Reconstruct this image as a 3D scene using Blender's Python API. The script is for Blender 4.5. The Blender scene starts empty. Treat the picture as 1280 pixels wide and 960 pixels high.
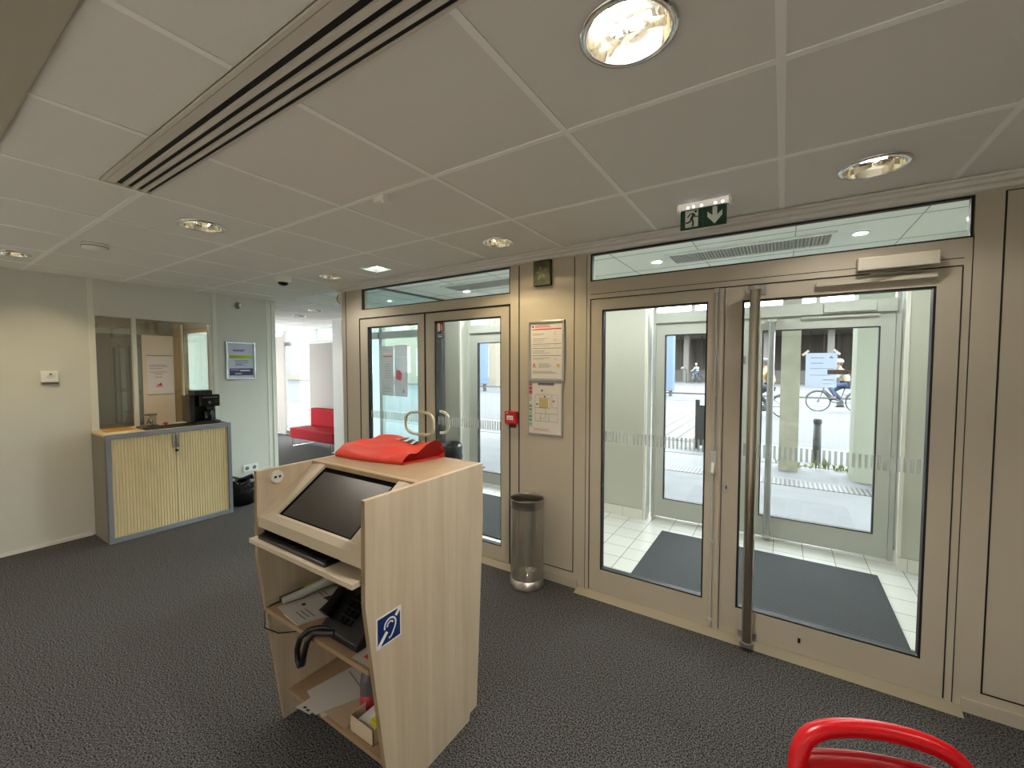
import bpy, bmesh, math, random
from mathutils import Vector, Matrix
random.seed(7)
PI = math.pi
SC = bpy.context.scene
COL = SC.collection

# ------------------------------------------------------------------ helpers
def lin(c):
    r = []
    for v in c:
        v /= 255.0
        r.append(v / 12.92 if v <= 0.04045 else ((v + 0.055) / 1.055) ** 2.4)
    return (r[0], r[1], r[2], 1.0)

def mat(name, rgb, rough=0.5, metal=0.0, spec=0.5, bump=None, vary=None, emit=None, coat=0.0):
    m = bpy.data.materials.new(name); m.use_nodes = True
    nt = m.node_tree; b = nt.nodes['Principled BSDF']
    b.inputs['Base Color'].default_value = lin(rgb)
    b.inputs['Roughness'].default_value = rough
    b.inputs['Metallic'].default_value = metal
    b.inputs['Specular IOR Level'].default_value = spec
    b.inputs['Coat Weight'].default_value = coat
    tc = nt.nodes.new('ShaderNodeTexCoord')
    if vary:                                   # (scale, rgb2, (sx,sy,sz))
        mp = nt.nodes.new('ShaderNodeMapping'); mp.inputs['Scale'].default_value = vary[2]
        n = nt.nodes.new('ShaderNodeTexNoise'); n.inputs['Scale'].default_value = vary[0]
        n.inputs['Detail'].default_value = 6
        r = nt.nodes.new('ShaderNodeValToRGB')
        r.color_ramp.elements[0].position = 0.3; r.color_ramp.elements[0].color = lin(rgb)
        r.color_ramp.elements[1].position = 0.7; r.color_ramp.elements[1].color = lin(vary[1])
        nt.links.new(tc.outputs['Object'], mp.inputs[0]); nt.links.new(mp.outputs[0], n.inputs['Vector'])
        nt.links.new(n.outputs['Fac'], r.inputs[0]); nt.links.new(r.outputs[0], b.inputs['Base Color'])
    if bump:                                   # (scale, strength)
        n2 = nt.nodes.new('ShaderNodeTexNoise'); n2.inputs['Scale'].default_value = bump[0]
        bp = nt.nodes.new('ShaderNodeBump'); bp.inputs['Strength'].default_value = bump[1]
        bp.inputs['Distance'].default_value = 0.01
        nt.links.new(tc.outputs['Object'], n2.inputs['Vector'])
        nt.links.new(n2.outputs['Fac'], bp.inputs['Height']); nt.links.new(bp.outputs[0], b.inputs['Normal'])
    if emit:
        b.inputs['Emission Color'].default_value = lin(emit[0]); b.inputs['Emission Strength'].default_value = emit[1]
    return m

def glass_mat(name, tint=(1, 1, 1), base=0.03, rough=0.0):
    m = bpy.data.materials.new(name); m.use_nodes = True
    nt = m.node_tree; nt.nodes.clear()
    o = nt.nodes.new('ShaderNodeOutputMaterial'); mx = nt.nodes.new('ShaderNodeMixShader')
    t = nt.nodes.new('ShaderNodeBsdfTransparent'); t.inputs[0].default_value = (*tint, 1)
    g = nt.nodes.new('ShaderNodeBsdfGlossy'); g.inputs['Roughness'].default_value = rough
    g.inputs['Color'].default_value = (1, 1, 1, 1)
    lw = nt.nodes.new('ShaderNodeLayerWeight'); lw.inputs['Blend'].default_value = 0.5
    p = nt.nodes.new('ShaderNodeMath'); p.operation = 'POWER'; p.inputs[1].default_value = 5
    a = nt.nodes.new('ShaderNodeMath'); a.operation = 'MULTIPLY_ADD'; a.inputs[1].default_value = 0.9; a.inputs[2].default_value = base
    nt.links.new(lw.outputs['Facing'], p.inputs[0]); nt.links.new(p.outputs[0], a.inputs[0])
    nt.links.new(a.outputs[0], mx.inputs[0]); nt.links.new(t.outputs[0], mx.inputs[1]); nt.links.new(g.outputs[0], mx.inputs[2])
    nt.links.new(mx.outputs[0], o.inputs[0])
    return m

def veil_mat(name, rgb, alpha):               # translucent film / paper seen against the light
    m = bpy.data.materials.new(name); m.use_nodes = True
    nt = m.node_tree; nt.nodes.clear()
    o = nt.nodes.new('ShaderNodeOutputMaterial'); mx = nt.nodes.new('ShaderNodeMixShader')
    t = nt.nodes.new('ShaderNodeBsdfTransparent')
    d = nt.nodes.new('ShaderNodeBsdfDiffuse'); d.inputs[0].default_value = lin(rgb)
    tr = nt.nodes.new('ShaderNodeBsdfTranslucent'); tr.inputs[0].default_value = lin(rgb)
    m2 = nt.nodes.new('ShaderNodeMixShader'); m2.inputs[0].default_value = 0.5
    nt.links.new(d.outputs[0], m2.inputs[1]); nt.links.new(tr.outputs[0], m2.inputs[2])
    mx.inputs[0].default_value = alpha
    nt.links.new(t.outputs[0], mx.inputs[1]); nt.links.new(m2.outputs[0], mx.inputs[2]); nt.links.new(mx.outputs[0], o.inputs[0])
    return m

ROOTLOC = {}
class MB:
    def __init__(s): s.v = []; s.f = []; s.mi = []; s.sm = []
    def add(s, vs, fs, mi=0, smooth=False):
        b = len(s.v); s.v += [tuple(v) for v in vs]
        for f in fs: s.f.append([b + i for i in f]); s.mi.append(mi); s.sm.append(smooth)
        return s
    def box(s, x0, x1, y0, y1, z0, z1, mi=0):
        if x0 > x1: x0, x1 = x1, x0
        if y0 > y1: y0, y1 = y1, y0
        if z0 > z1: z0, z1 = z1, z0
        return s.add([(x0,y0,z0),(x1,y0,z0),(x1,y1,z0),(x0,y1,z0),(x0,y0,z1),(x1,y0,z1),(x1,y1,z1),(x0,y1,z1)],
              [(3,2,1,0),(4,5,6,7),(0,1,5,4),(1,2,6,5),(2,3,7,6),(3,0,4,7)], mi)
    def prism(s, poly, axis, a0, a1, mi=0):    # poly of (p,q); axis 'x': (y,z), 'y': (x,z), 'z': (x,y)
        n = len(poly)
        def P(p, q, a): return {'x': (a, p, q), 'y': (p, a, q), 'z': (p, q, a)}[axis]
        vs = [P(p, q, a0) for p, q in poly] + [P(p, q, a1) for p, q in poly]
        fs = [tuple(range(n))[::-1], tuple(range(n, 2 * n))] + [(i, (i + 1) % n, n + (i + 1) % n, n + i) for i in range(n)]
        return s.add(vs, fs, mi)
    def ring(s, x0, x1, z0, z1, w, y0, y1, mi=0, wb=None, wt=None):   # rectangular frame in an xz plane
        wb = w if wb is None else wb; wt = w if wt is None else wt
        s.box(x0, x0 + w, y0, y1, z0, z1, mi); s.box(x1 - w, x1, y0, y1, z0, z1, mi)
        s.box(x0 + w, x1 - w, y0, y1, z0, z0 + wb, mi); s.box(x0 + w, x1 - w, y0, y1, z1 - wt, z1, mi); return s
    def lathe(s, prof, cx, cy, z0=0, n=24, mi=0, smooth=True, sx=1, sy=1):
        vs = []; fs = []; k = len(prof)
        for i in range(n):
            a = 2 * PI * i / n
            for r, z in prof: vs.append((cx + sx * r * math.cos(a), cy + sy * r * math.sin(a), z0 + z))
        for i in range(n):
            j = (i + 1) % n
            for q in range(k - 1): fs.append((i * k + q, j * k + q, j * k + q + 1, i * k + q + 1))
        return s.add(vs, fs, mi, smooth)
    def tube(s, pts, r, n=10, closed=False, mi=0, smooth=True):
        pts = [Vector(p) for p in pts]; N = len(pts)
        rs = r if isinstance(r, (list, tuple)) else [r] * N
        vs = []; fs = []; up = None
        for i, p in enumerate(pts):
            if closed: t = pts[(i + 1) % N] - pts[i - 1]
            else: t = pts[min(i + 1, N - 1)] - pts[max(i - 1, 0)]
            t.normalize()
            if up is None:
                up = Vector((0, 0, 1)) if abs(t.z) < 0.9 else Vector((1, 0, 0))
            u = up - t * up.dot(t)
            if u.length < 1e-6: u = t.orthogonal()
            u.normalize(); w = t.cross(u); up = u
            for k in range(n):
                a = 2 * PI * k / n
                vs.append(p + (u * math.cos(a) + w * math.sin(a)) * rs[i])
        M = N if closed else N - 1
        for i in range(M):
            j = (i + 1) % N
            for k in range(n):
                l = (k + 1) % n; fs.append((i * n + k, i * n + l, j * n + l, j * n + k))
        s.add(vs, fs, mi, smooth)
        if not closed:
            s.add(vs[:n], [tuple(range(n))[::-1]], mi); s.add(vs[-n:], [tuple(range(n))], mi)
        return s
    def cyl(s, p0, p1, r, n=16, mi=0): return s.tube([p0, p1], r, n, mi=mi)
    def ball(s, c, r, n=12, mi=0, sx=1, sy=1, sz=1):
        k = max(5, n // 2)
        prof = [(r * math.sin(PI * i / k), -r * sz * math.cos(PI * i / k)) for i in range(k + 1)]
        return s.lathe(prof, c[0], c[1], c[2], n, mi, True, sx, sy)
    def xform(s, M):
        s.v = [tuple(M @ Vector(v)) for v in s.v]; return s
    def quad2(s, fr, pts, mi=0):               # flat polygon on a Frame
        return s.add([fr(*p) for p in pts], [tuple(range(len(pts)))], mi)
    def rect2(s, fr, u0, u1, v0, v1, mi=0): return s.quad2(fr, [(u0,v0),(u1,v0),(u1,v1),(u0,v1)], mi)
    def ribbon2(s, fr, pts, w, mi=0):
        N = len(pts); L = []; R = []
        for i in range(N):
            a = pts[max(i - 1, 0)]; b = pts[min(i + 1, N - 1)]
            dx, dy = b[0] - a[0], b[1] - a[1]; l = math.hypot(dx, dy) or 1
            nx, ny = -dy / l * w / 2, dx / l * w / 2
            L.append((pts[i][0] + nx, pts[i][1] + ny)); R.append((pts[i][0] - nx, pts[i][1] - ny))
        return s.add([fr(*p) for p in L + R], [(i, i + 1, N + i + 1, N + i) for i in range(N - 1)], mi)
    def text2(s, fr, txt, u, v, size, mi=0, align='LEFT', width=None):
        c = bpy.data.curves.new('t', 'FONT'); c.body = txt; c.size = size; c.align_x = align; c.resolution_u = 3
        o = bpy.data.objects.new('t', c); COL.objects.link(o)
        dg = bpy.context.evaluated_depsgraph_get(); me = bpy.data.meshes.new_from_object(o.evaluated_get(dg))
        co = [p.co for p in me.vertices]; k = 1
        if width and co:
            w = max(p.x for p in co) - min(p.x for p in co); k = width / w
        s.add([fr(u + p.x * k, v + p.y) for p in co], [tuple(p.vertices) for p in me.polygons], mi)
        bpy.data.objects.remove(o); bpy.data.curves.remove(c); bpy.data.meshes.remove(me); return s
    def build(s, name, mats, parent=None, bev=0, local=False, closed=True, subsurf=0):
        me = bpy.data.meshes.new(name)
        off = Vector((0, 0, 0)) if (local or parent is None) else Vector(ROOTLOC.get(parent.name, (0, 0, 0)))
        me.from_pydata([tuple(Vector(v) - off) for v in s.v], [], s.f)
        if not isinstance(mats, (list, tuple)): mats = [mats]
        for m in mats: me.materials.append(m)
        for p, i, sm in zip(me.polygons, s.mi, s.sm): p.material_index = i; p.use_smooth = sm
        if closed:
            bm = bmesh.new(); bm.from_mesh(me); bmesh.ops.recalc_face_normals(bm, faces=bm.faces); bm.to_mesh(me); bm.free()
        o = bpy.data.objects.new(name, me); COL.objects.link(o)
        if parent is not None:
            o.parent = parent; ROOTLOC[o.name] = tuple(off)
        if bev:
            b = o.modifiers.new('b', 'BEVEL'); b.width = bev; b.segments = 2; b.limit_method = 'ANGLE'; b.angle_limit = math.radians(40)
        if subsurf:
            b = o.modifiers.new('s', 'SUBSURF'); b.levels = subsurf; b.render_levels = subsurf
        return o

def frame(origin, u, v):                       # 2-D drawing frame on a surface
    o, u, v = Vector(origin), Vector(u), Vector(v)
    return lambda a, b: tuple(o + u * a + v * b)

def tag(o, label=None, cat=None, group=None, kind=None):
    if label: o['label'] = label
    if cat: o['category'] = cat
    if group: o['group'] = group
    if kind: o['kind'] = kind
    return o

def thing(name, label, cat, loc=(0, 0, 0), rz=0, group=None, kind=None):
    o = bpy.data.objects.new(name, None); COL.objects.link(o); o.empty_display_size = 0.05
    o.location = loc; o.rotation_euler = (0, 0, rz)
    ROOTLOC[o.name] = tuple(loc)
    return tag(o, label, cat, group, kind)

def copy_tree(o, parent=None):
    c = o.copy(); COL.objects.link(c)
    if parent is not None: c.parent = parent
    for ch in list(o.children): copy_tree(ch, c)
    return c

# ------------------------------------------------------------------ materials
FRAME = mat('frame_paint', (190, 181, 162), 0.42, spec=0.4)
FRAMEW = mat('frame_white', (186, 188, 181), 0.4)
PANEL = mat('panel_paint', (186, 177, 158), 0.5)
BLACK = mat('gasket_black', (16, 16, 16), 0.6)
WALL = mat('wall_vinyl', (214, 211, 200), 0.75, bump=(180, 0.12))
WALLW = mat('wall_white', (218, 217, 210), 0.7)
PIERW = mat('pier_white', (190, 191, 180), 0.28, spec=0.5)
TRIMW = mat('trim_white', (226, 223, 210), 0.5)
TILE = mat('ceiling_tile', (232, 230, 224), 0.9, bump=(300, 0.1))
TBAR = mat('ceiling_bar', (250, 249, 246), 0.5)
SOFFIT = mat('soffit_shade_paint', (176, 168, 150), 0.8)
VCEIL = mat('vestibule_ceiling', (242, 248, 245), 0.7)
CHROME = mat('chrome', (225, 225, 225), 0.12, 1.0)
MIRROR = mat('reflector', (240, 234, 218), 0.08, 1.0)
STEEL = mat('brushed_steel', (176, 173, 166), 0.3, 1.0)
STEELD = mat('pole_steel', (186, 178, 164), 0.25, 1.0)
ALU = mat('aluminium', (190, 190, 188), 0.35, 0.9)
def lamp(n, rgb, k): return mat(n, (255, 246, 226), 0.5, emit=(rgb, k))
NEUT, WARM = (255, 247, 238), (255, 232, 186)
LAMPSET = [lamp('lamp_bright', NEUT, 1500), lamp('lamp_soft', NEUT, 260), lamp('lamp_slot', NEUT, 600), lamp('lamp_panel', WARM, 650), lamp('lamp_far', NEUT, 500), lamp('lamp_wall', WARM, 800)]
LAMPW = lamp('lamp_side', NEUT, 250); LAMPR = lamp('lamp_rear_fill', (255, 250, 246), 640)  # the second lights only the added lamps behind the viewer
LAMPS = mat('lamp_spot', (255, 240, 205), 0.5, emit=((246, 250, 244), 1000.0))
LED = mat('led_white', (240, 245, 255), 0.5, emit=((235, 240, 255), 6.0))
LAMPC = mat('lamp_cool', (235, 250, 245), 0.5, emit=((225, 250, 240), 2.2))
PLASW = mat('white_plastic', (238, 236, 228), 0.4)
PLASG = mat('grey_plastic', (120, 118, 112), 0.45)
PLASB = mat('black_plastic', (14, 14, 15), 0.32)
PLASBG = mat('black_gloss', (8, 8, 9), 0.08)
GLASS = glass_mat('glass', (0.985, 0.995, 0.99), 0.012)
GLASSO = glass_mat('glass_outer', (0.985, 0.995, 0.99), 0.02)
GLASSC = glass_mat('glass_cool', (0.90, 0.97, 0.965), 0.03)
GLASSI = glass_mat('glass_office', (0.82, 0.85, 0.83), 0.09)
FROST = veil_mat('frost_film', (178, 178, 173), 0.5)
PAPER = mat('paper', (226, 222, 214), 0.8)
PAPERV = veil_mat('paper_thin', (158, 158, 157), 0.88)
PAPERB = veil_mat('paper_bluish', (166, 177, 196), 0.94)
INK = mat('ink_grey', (105, 100, 98), 0.8)
INKD = mat('ink_dark', (40, 38, 44), 0.8)
INKR = mat('ink_red', (196, 44, 52), 0.7)
INKG = mat('ink_green', (40, 130, 84), 0.7)
INKY = mat('ink_yellow', (206, 206, 60), 0.7)
INKP = mat('ink_purple', (74, 66, 110), 0.7)
INKT = mat('ink_tan', (206, 186, 120), 0.8)
INKPK = mat('ink_pink', (226, 160, 160), 0.8)
CABGREY = mat('cabinet_grey', (132, 137, 144), 0.45)
CABSIDE = mat('cabinet_side', (128, 122, 108), 0.5)
TAMB = mat('tambour_maple', (214, 196, 150), 0.5, vary=(5, (226, 208, 164), (14, 14, 0.6)))
MAPLE = mat('maple_top', (205, 178, 130), 0.45, vary=(5, (216, 190, 142), (12, 1, 12)))
TRAYW = mat('tray_wood', (212, 160, 84), 0.45, vary=(8, (190, 138, 66), (3, 12, 8)))
def wood_mat(name, a, b, c):
    m = mat(name, a, 0.48)
    nt = m.node_tree; bs = nt.nodes['Principled BSDF']
    tc = nt.nodes.new('ShaderNodeTexCoord'); mp = nt.nodes.new('ShaderNodeMapping'); mp.inputs['Scale'].default_value = (9, 9, 0.55)
    n = nt.nodes.new('ShaderNodeTexNoise'); n.inputs['Scale'].default_value = 1.6; n.inputs['Detail'].default_value = 3; n.inputs['Distortion'].default_value = 0.6
    mp2 = nt.nodes.new('ShaderNodeMapping'); mp2.inputs['Scale'].default_value = (160, 160, 5)
    n2 = nt.nodes.new('ShaderNodeTexNoise'); n2.inputs['Scale'].default_value = 1.0; n2.inputs['Detail'].default_value = 2
    r = nt.nodes.new('ShaderNodeValToRGB'); r.color_ramp.elements[0].position = 0.3; r.color_ramp.elements[0].color = lin(a)
    r.color_ramp.elements[1].position = 0.72; r.color_ramp.elements[1].color = lin(b)
    mx = nt.nodes.new('ShaderNodeMix'); mx.data_type = 'RGBA'; mx.blend_type = 'MIX'
    q = nt.nodes.new('ShaderNodeMath'); q.operation = 'MULTIPLY'; q.inputs[1].default_value = 0.3
    nt.links.new(tc.outputs['Object'], mp.inputs[0]); nt.links.new(mp.outputs[0], n.inputs['Vector'])
    nt.links.new(tc.outputs['Object'], mp2.inputs[0]); nt.links.new(mp2.outputs[0], n2.inputs['Vector'])
    nt.links.new(n.outputs['Fac'], r.inputs[0]); nt.links.new(n2.outputs['Fac'], q.inputs[0])
    nt.links.new(q.outputs[0], mx.inputs['Factor']); nt.links.new(r.outputs[0], mx.inputs['A']); mx.inputs['B'].default_value = lin(c)
    nt.links.new(mx.outputs['Result'], bs.inputs['Base Color'])
    return m
WOOD = wood_mat('kiosk_elm', (224, 209, 182), (202, 183, 154), (150, 130, 104))
WOODT = wood_mat('kiosk_top', (186, 158, 124), (176, 148, 114), (160, 132, 100))
EDGE = mat('kiosk_edge', (150, 128, 98), 0.5)
BEZEL = mat('bezel_beige', (196, 182, 158), 0.45)
SCREEN = mat('screen_black', (50, 47, 40), 0.34, spec=0.3)
RED = mat('red_plastic', (196, 10, 22), 0.28, spec=0.5)
SOFA = mat('red_fabric', (138, 8, 20), 0.85, spec=0.2)
BAG = mat('coral_bag', (232, 74, 56), 0.55, bump=(60, 0.15))
BAGIN = mat('bag_inside', (150, 24, 22), 0.7)
BINBAG = mat('bin_liner', (14, 14, 16), 0.25, bump=(30, 0.6))
BLUE = mat('sign_blue', (24, 46, 104), 0.35)
WHITE = mat('sign_white', (236, 236, 232), 0.45)
GREEND = mat('sign_green', (8, 62, 40), 0.4)
SIGNW = mat('sign_panel_white', (212, 214, 200), 0.5)
FIRE = mat('fire_red', (196, 22, 26), 0.35)
BLIND = mat('roller_blind', (138, 131, 124), 0.8)
LEAFM = mat('leaf_print', (16, 20, 10), 0.5, vary=(16, (84, 92, 56), (1, 1, 1)))

def floor_carpet():
    m = mat('carpet', (58, 56, 54), 0.95, spec=0.1)
    nt = m.node_tree; b = nt.nodes['Principled BSDF']
    tc = nt.nodes.new('ShaderNodeTexCoord')
    n = nt.nodes.new('ShaderNodeTexNoise'); n.inputs['Scale'].default_value = 165; n.inputs['Detail'].default_value = 4
    r = nt.nodes.new('ShaderNodeValToRGB')
    r.color_ramp.elements[0].position = 0.40; r.color_ramp.elements[0].color = lin((22, 21, 21))
    r.color_ramp.elements[1].position = 0.62; r.color_ramp.elements[1].color = lin((106, 104, 102))
    bp = nt.nodes.new('ShaderNodeBump'); bp.inputs['Strength'].default_value = 0.5; bp.inputs['Distance'].default_value = 0.004
    nt.links.new(tc.outputs['Object'], n.inputs['Vector']); nt.links.new(n.outputs['Fac'], r.inputs[0])
    nt.links.new(r.outputs[0], b.inputs['Base Color']); nt.links.new(n.outputs['Fac'], bp.inputs['Height']); nt.links.new(bp.outputs[0], b.inputs['Normal'])
    return m
CARPET = floor_carpet()

def tile_floor_mat():
    m = mat('white_tiles', (226, 224, 216), 0.3)
    nt = m.node_tree; b = nt.nodes['Principled BSDF']
    tc = nt.nodes.new('ShaderNodeTexCoord'); mp = nt.nodes.new('ShaderNodeMapping'); mp.inputs['Location'].default_value = (0.03, 0.06, 0)
    br = nt.nodes.new('ShaderNodeTexBrick'); br.offset = 0; br.inputs['Scale'].default_value = 1
    br.inputs['Brick Width'].default_value = 0.205; br.inputs['Row Height'].default_value = 0.205
    br.inputs['Mortar Size'].default_value = 0.003; br.inputs['Mortar Smooth'].default_value = 0.1
    br.inputs['Color1'].default_value = lin((204, 205, 200)); br.inputs['Color2'].default_value = lin((198, 199, 193)); br.inputs['Mortar'].default_value = lin((110, 104, 96))
    nt.links.new(tc.outputs['Object'], mp.inputs[0]); nt.links.new(mp.outputs[0], br.inputs['Vector']); nt.links.new(br.outputs['Color'], b.inputs['Base Color'])
    return m
TILES = tile_floor_mat()

def stripes_mat(name, a, b_, period, axis, duty=0.5, rough=0.9):
    m = mat(name, a, rough)
    nt = m.node_tree; b = nt.nodes['Principled BSDF']
    tc = nt.nodes.new('ShaderNodeTexCoord'); sp = nt.nodes.new('ShaderNodeSeparateXYZ')
    d = nt.nodes.new('ShaderNodeMath'); d.operation = 'DIVIDE'; d.inputs[1].default_value = period
    f = nt.nodes.new('ShaderNodeMath'); f.operation = 'FRACT'
    g = nt.nodes.new('ShaderNodeMath'); g.operation = 'GREATER_THAN'; g.inputs[1].default_value = duty
    mx = nt.nodes.new('ShaderNodeMix'); mx.data_type = 'RGBA'
    mx.inputs['A'].default_value = lin(a); mx.inputs['B'].default_value = lin(b_)
    nt.links.new(tc.outputs['Object'], sp.inputs[0]); nt.links.new(sp.outputs[axis], d.inputs[0]); nt.links.new(d.outputs[0], f.inputs[0])
    nt.links.new(f.outputs[0], g.inputs[0]); nt.links.new(g.outputs[0], mx.inputs['Factor']); nt.links.new(mx.outputs['Result'], b.inputs['Base Color'])
    return m
MATR = stripes_mat('entrance_mat', (56, 59, 62), (30, 32, 34), 0.024, 'Y')
GRATE = stripes_mat('drain_grate', (36, 37, 38), (96, 97, 97), 0.05, 'X', 0.55, 0.6)
CROSS = stripes_mat('crossing_stripes', (82, 81, 78), (50, 49, 47), 0.30, 'X', 0.80)
PAVE = mat('pavement', (96, 98, 101), 0.85, vary=(3, (104, 106, 109), (1, 1, 1)))
ROAD = mat('asphalt', (64, 65, 67), 0.9, vary=(2.0, (70, 71, 72), (1, 1, 1)))
CONC = mat('concrete', (150, 149, 132), 0.85, vary=(6, (132, 130, 114), (1, 1, 1)))
CONCP = mat('concrete_pale', (134, 139, 124), 0.8)
SIDEW = mat('sidewalk', (78, 79, 80), 0.85)
KERB = mat('kerb', (92, 92, 90), 0.8)
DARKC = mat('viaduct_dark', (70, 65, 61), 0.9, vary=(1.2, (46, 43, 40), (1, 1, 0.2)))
SLABC = mat('viaduct_slab', (122, 119, 111), 0.9)
BOLL = mat('bollard_grey', (50, 53, 55), 0.6)
BLUEP = mat('blue_panel', (80, 98, 118), 0.6)
STONE = mat('pale_stone', (122, 115, 102), 0.9, vary=(2, (110, 104, 92), (1, 1, 3)))
TEAL = mat('teal_window', (70, 108, 114), 0.25)
WEED = mat('weed_green', (112, 120, 52), 0.8)

YF = 2.594; CE = 2.314
# ------------------------------------------------------------------ room shell
def structure(o, label, cat): return tag(o, label, cat, kind='structure')

m = MB(); m.box(-8.2, 3.2, -1.1, 2.63, -0.06, 0); m.box(-12.2, -3.75, 2.63, 5.02, -0.06, 0)
structure(m.build('floor', CARPET), 'dark grey speckled carpet floor of the lobby and waiting room', 'floor')

structure(MB().box(-8.2, 3.2, -4.6, -1.1, -0.06, 0).build('floor_rear', mat('bounce_floor_pale', (232, 229, 220), .6)), 'unseen pale floor behind the viewer, added to bounce light onto the ceiling', 'floor')  # pale floor added out of view so lamp light bounces up to the ceiling
# ceiling: tiles and T-bars, with round cut-outs for the recessed downlights
LIGHTS = [(-0.322, 0.992, 0.112), (0.28, 2.165, 0.112), (-2.73, 1.03, 0.112), (-1.526, 2.19, 0.10), (-3.33, 2.22, 0.10), (-4.50, 0.55, 0.10),
          (1.48, 0.99, 0.112), (1.48, -1.4, 0.112), (0.28, -1.4, 0.112), (-0.92, -1.4, 0.112), (-2.13, -1.4, 0.112), (-3.33, -1.4, 0.112), (-4.53, -1.4, 0.112),  # from here on: unseen downlights, added to brighten the room
          (1.48, -2.6, 0.112), (-0.32, -2.6, 0.112), (-2.13, -2.6, 0.112), (-3.93, -2.6, 0.112),
          (1.48, -3.8, 0.112), (-0.32, -3.8, 0.112), (-2.13, -3.8, 0.112), (-3.93, -3.8, 0.112)]
WLIGHTS = [(-6.38, 3.70, 0.10), (-5.55, 3.45, 0.10), (-8.6, 3.7, 0.10)]
SQUARE = (-2.755, 2.245, 0.095, 0.075)
def cut(mb, cutter, name, mats):
    o = mb.build(name, mats); c = cutter.build('cut', mats)
    d = o.modifiers.new('cut', 'BOOLEAN'); d.operation = 'DIFFERENCE'; d.object = c; d.solver = 'EXACT'
    dg = bpy.context.evaluated_depsgraph_get(); me = bpy.data.meshes.new_from_object(o.evaluated_get(dg))
    o.modifiers.clear(); old = o.data; o.data = me; bpy.data.objects.remove(c); bpy.data.meshes.remove(old)
    for p in me.polygons: p.use_smooth = False
    return o
cm = MB()
for x, y, r in LIGHTS + WLIGHTS: cm.lathe([(0, -0.05), (r * 0.93, -0.05), (r * 0.93, 0.30), (0, 0.30)], x, y, CE, 36, 0, False)
cm.box(SQUARE[0] - SQUARE[2], SQUARE[0] + SQUARE[2], SQUARE[1] - SQUARE[3], SQUARE[1] + SQUARE[3], CE - 0.05, CE + 0.3)
m = MB(); m.prism([(3.2, -4.6), (3.2, 2.70), (-4.9, 2.70), (-4.9, 5.02), (-12.2, 5.02), (-12.2, 2.63), (-5.21, 2.63), (-5.21, -4.6)], 'z', CE, CE + 0.18)
ce = cut(m, cm, 'ceiling', [TILE, TBAR])
m = MB()
for k in range(-5, 15):
    x = -0.022 - 0.602 * k
    if -5.2 < x < 3.2:
        if -2.4 < x < 1.8: m.box(x - 0.011, x + 0.011, -4.6, 0.54, CE - 0.003, CE, 1); m.box(x - 0.011, x + 0.011, 0.718, 2.487, CE - 0.003, CE, 1)
        else: m.box(x - 0.011, x + 0.011, -4.6, 2.487, CE - 0.003, CE, 1)
    if x < -4.95: m.box(x - 0.011, x + 0.011, 2.70, 5.0, CE - 0.003, CE, 1)
for k in range(-8, 7):
    y = 1.29 + 0.597 * k
    if 0.5 < y < 0.75: m.box(-5.21, -2.41, y - 0.011, y + 0.011, CE - 0.0032, CE, 1); m.box(1.81, 3.2, y - 0.011, y + 0.011, CE - 0.0032, CE, 1)
    elif y < 2.45: m.box(-5.21, 3.2, y - 0.011, y + 0.011, CE - 0.0032, CE, 1)
    elif 2.7 < y < 5: m.box(-12.0, -4.95, y - 0.011, y + 0.011, CE - 0.0032, CE, 1)
bars = m.build('bars', [TILE, TBAR])
bm = bmesh.new(); bm.from_mesh(ce.data); bm.from_mesh(bars.data); bm.to_mesh(ce.data); bm.free(); bpy.data.objects.remove(bars)
structure(ce, 'suspended ceiling of square grey-white tiles on white bars', 'ceiling')

m = MB(); m.box(-3.6, 3.2, -0.9, 0.266, CE - 0.014, CE - 0.004)  # flat panel; its darker colour stands in for a shaded ceiling recess
structure(m.build('trim_1', SOFFIT), 'plain soffit panel coloured darker for recess shade, top left of view', 'bulkhead')

# left wall with the office window opening (y 1.10..2.02, z .95..1.985)
XL = -5.21
m = MB()
m.box(XL - 0.08, XL, -4.6, 1.105, 0, CE); m.box(XL - 0.08, XL, 2.025, 2.66, 0, CE)
m.box(XL - 0.08, XL, 1.105, 2.025, 0, 0.93); m.box(XL - 0.08, XL, 1.105, 2.025, 1.985, CE)
structure(m.build('wall_left', WALL), 'pale partition wall on the left with an office window', 'wall')
m = MB(); m.box(XL - 0.001, XL + 0.006, 1.065, 1.105, 0, CE - 0.003); m.box(XL, XL + 0.006, 2.035, 2.075, 0, CE - 0.003)
m.box(XL - 0.085, XL + 0.012, 2.655, 2.70, 0, CE - 0.003); m.box(XL, XL + 0.004, 2.60, 2.66, 0, CE - 0.003)
structure(m.build('trim_2', TRIMW), 'narrow white cover strips on the left partition wall', 'trim')
m = MB(); m.box(XL, XL + 0.008, -4.6, 1.04, 0, 0.03); m.box(XL, XL + 0.008, 2.02, 2.65, 0, 0.03)
structure(m.build('baseboard_left', TRIMW), 'low white baseboard along the left partition wall', 'baseboard')

w = thing('window_1', 'interior glazed office window above the tambour cabinet', 'window', (XL, 1.1, 0.93), kind='structure')
m = MB(); m.box(XL - 0.07, XL + 0.004, 1.095, 1.112, 0.94, 1.99); m.box(XL - 0.06, XL - 0.01, 1.372, 1.40, 0.94, 1.985)
m.box(XL - 0.07, XL, 2.008, 2.025, 0.94, 1.985); m.box(XL - 0.07, XL - 0.01, 1.112, 2.01, 0.93, 0.945)
m.build('window_frame', TRIMW, w)
MB().box(XL - 0.052, XL - 0.046, 1.112, 1.79, 0.945, 1.985).build('pane', GLASSI, w)
m = MB(); m.box(XL - 0.034, XL - 0.028, 1.765, 2.006, 0.945, 1.96)
sp = m.build('sliding_pane', GLASSI, w)
MB().box(XL - 0.040, XL - 0.020, 1.765, 1.775, 0.945, 1.96).build('edge_strip', TRIMW, sp)

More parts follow.
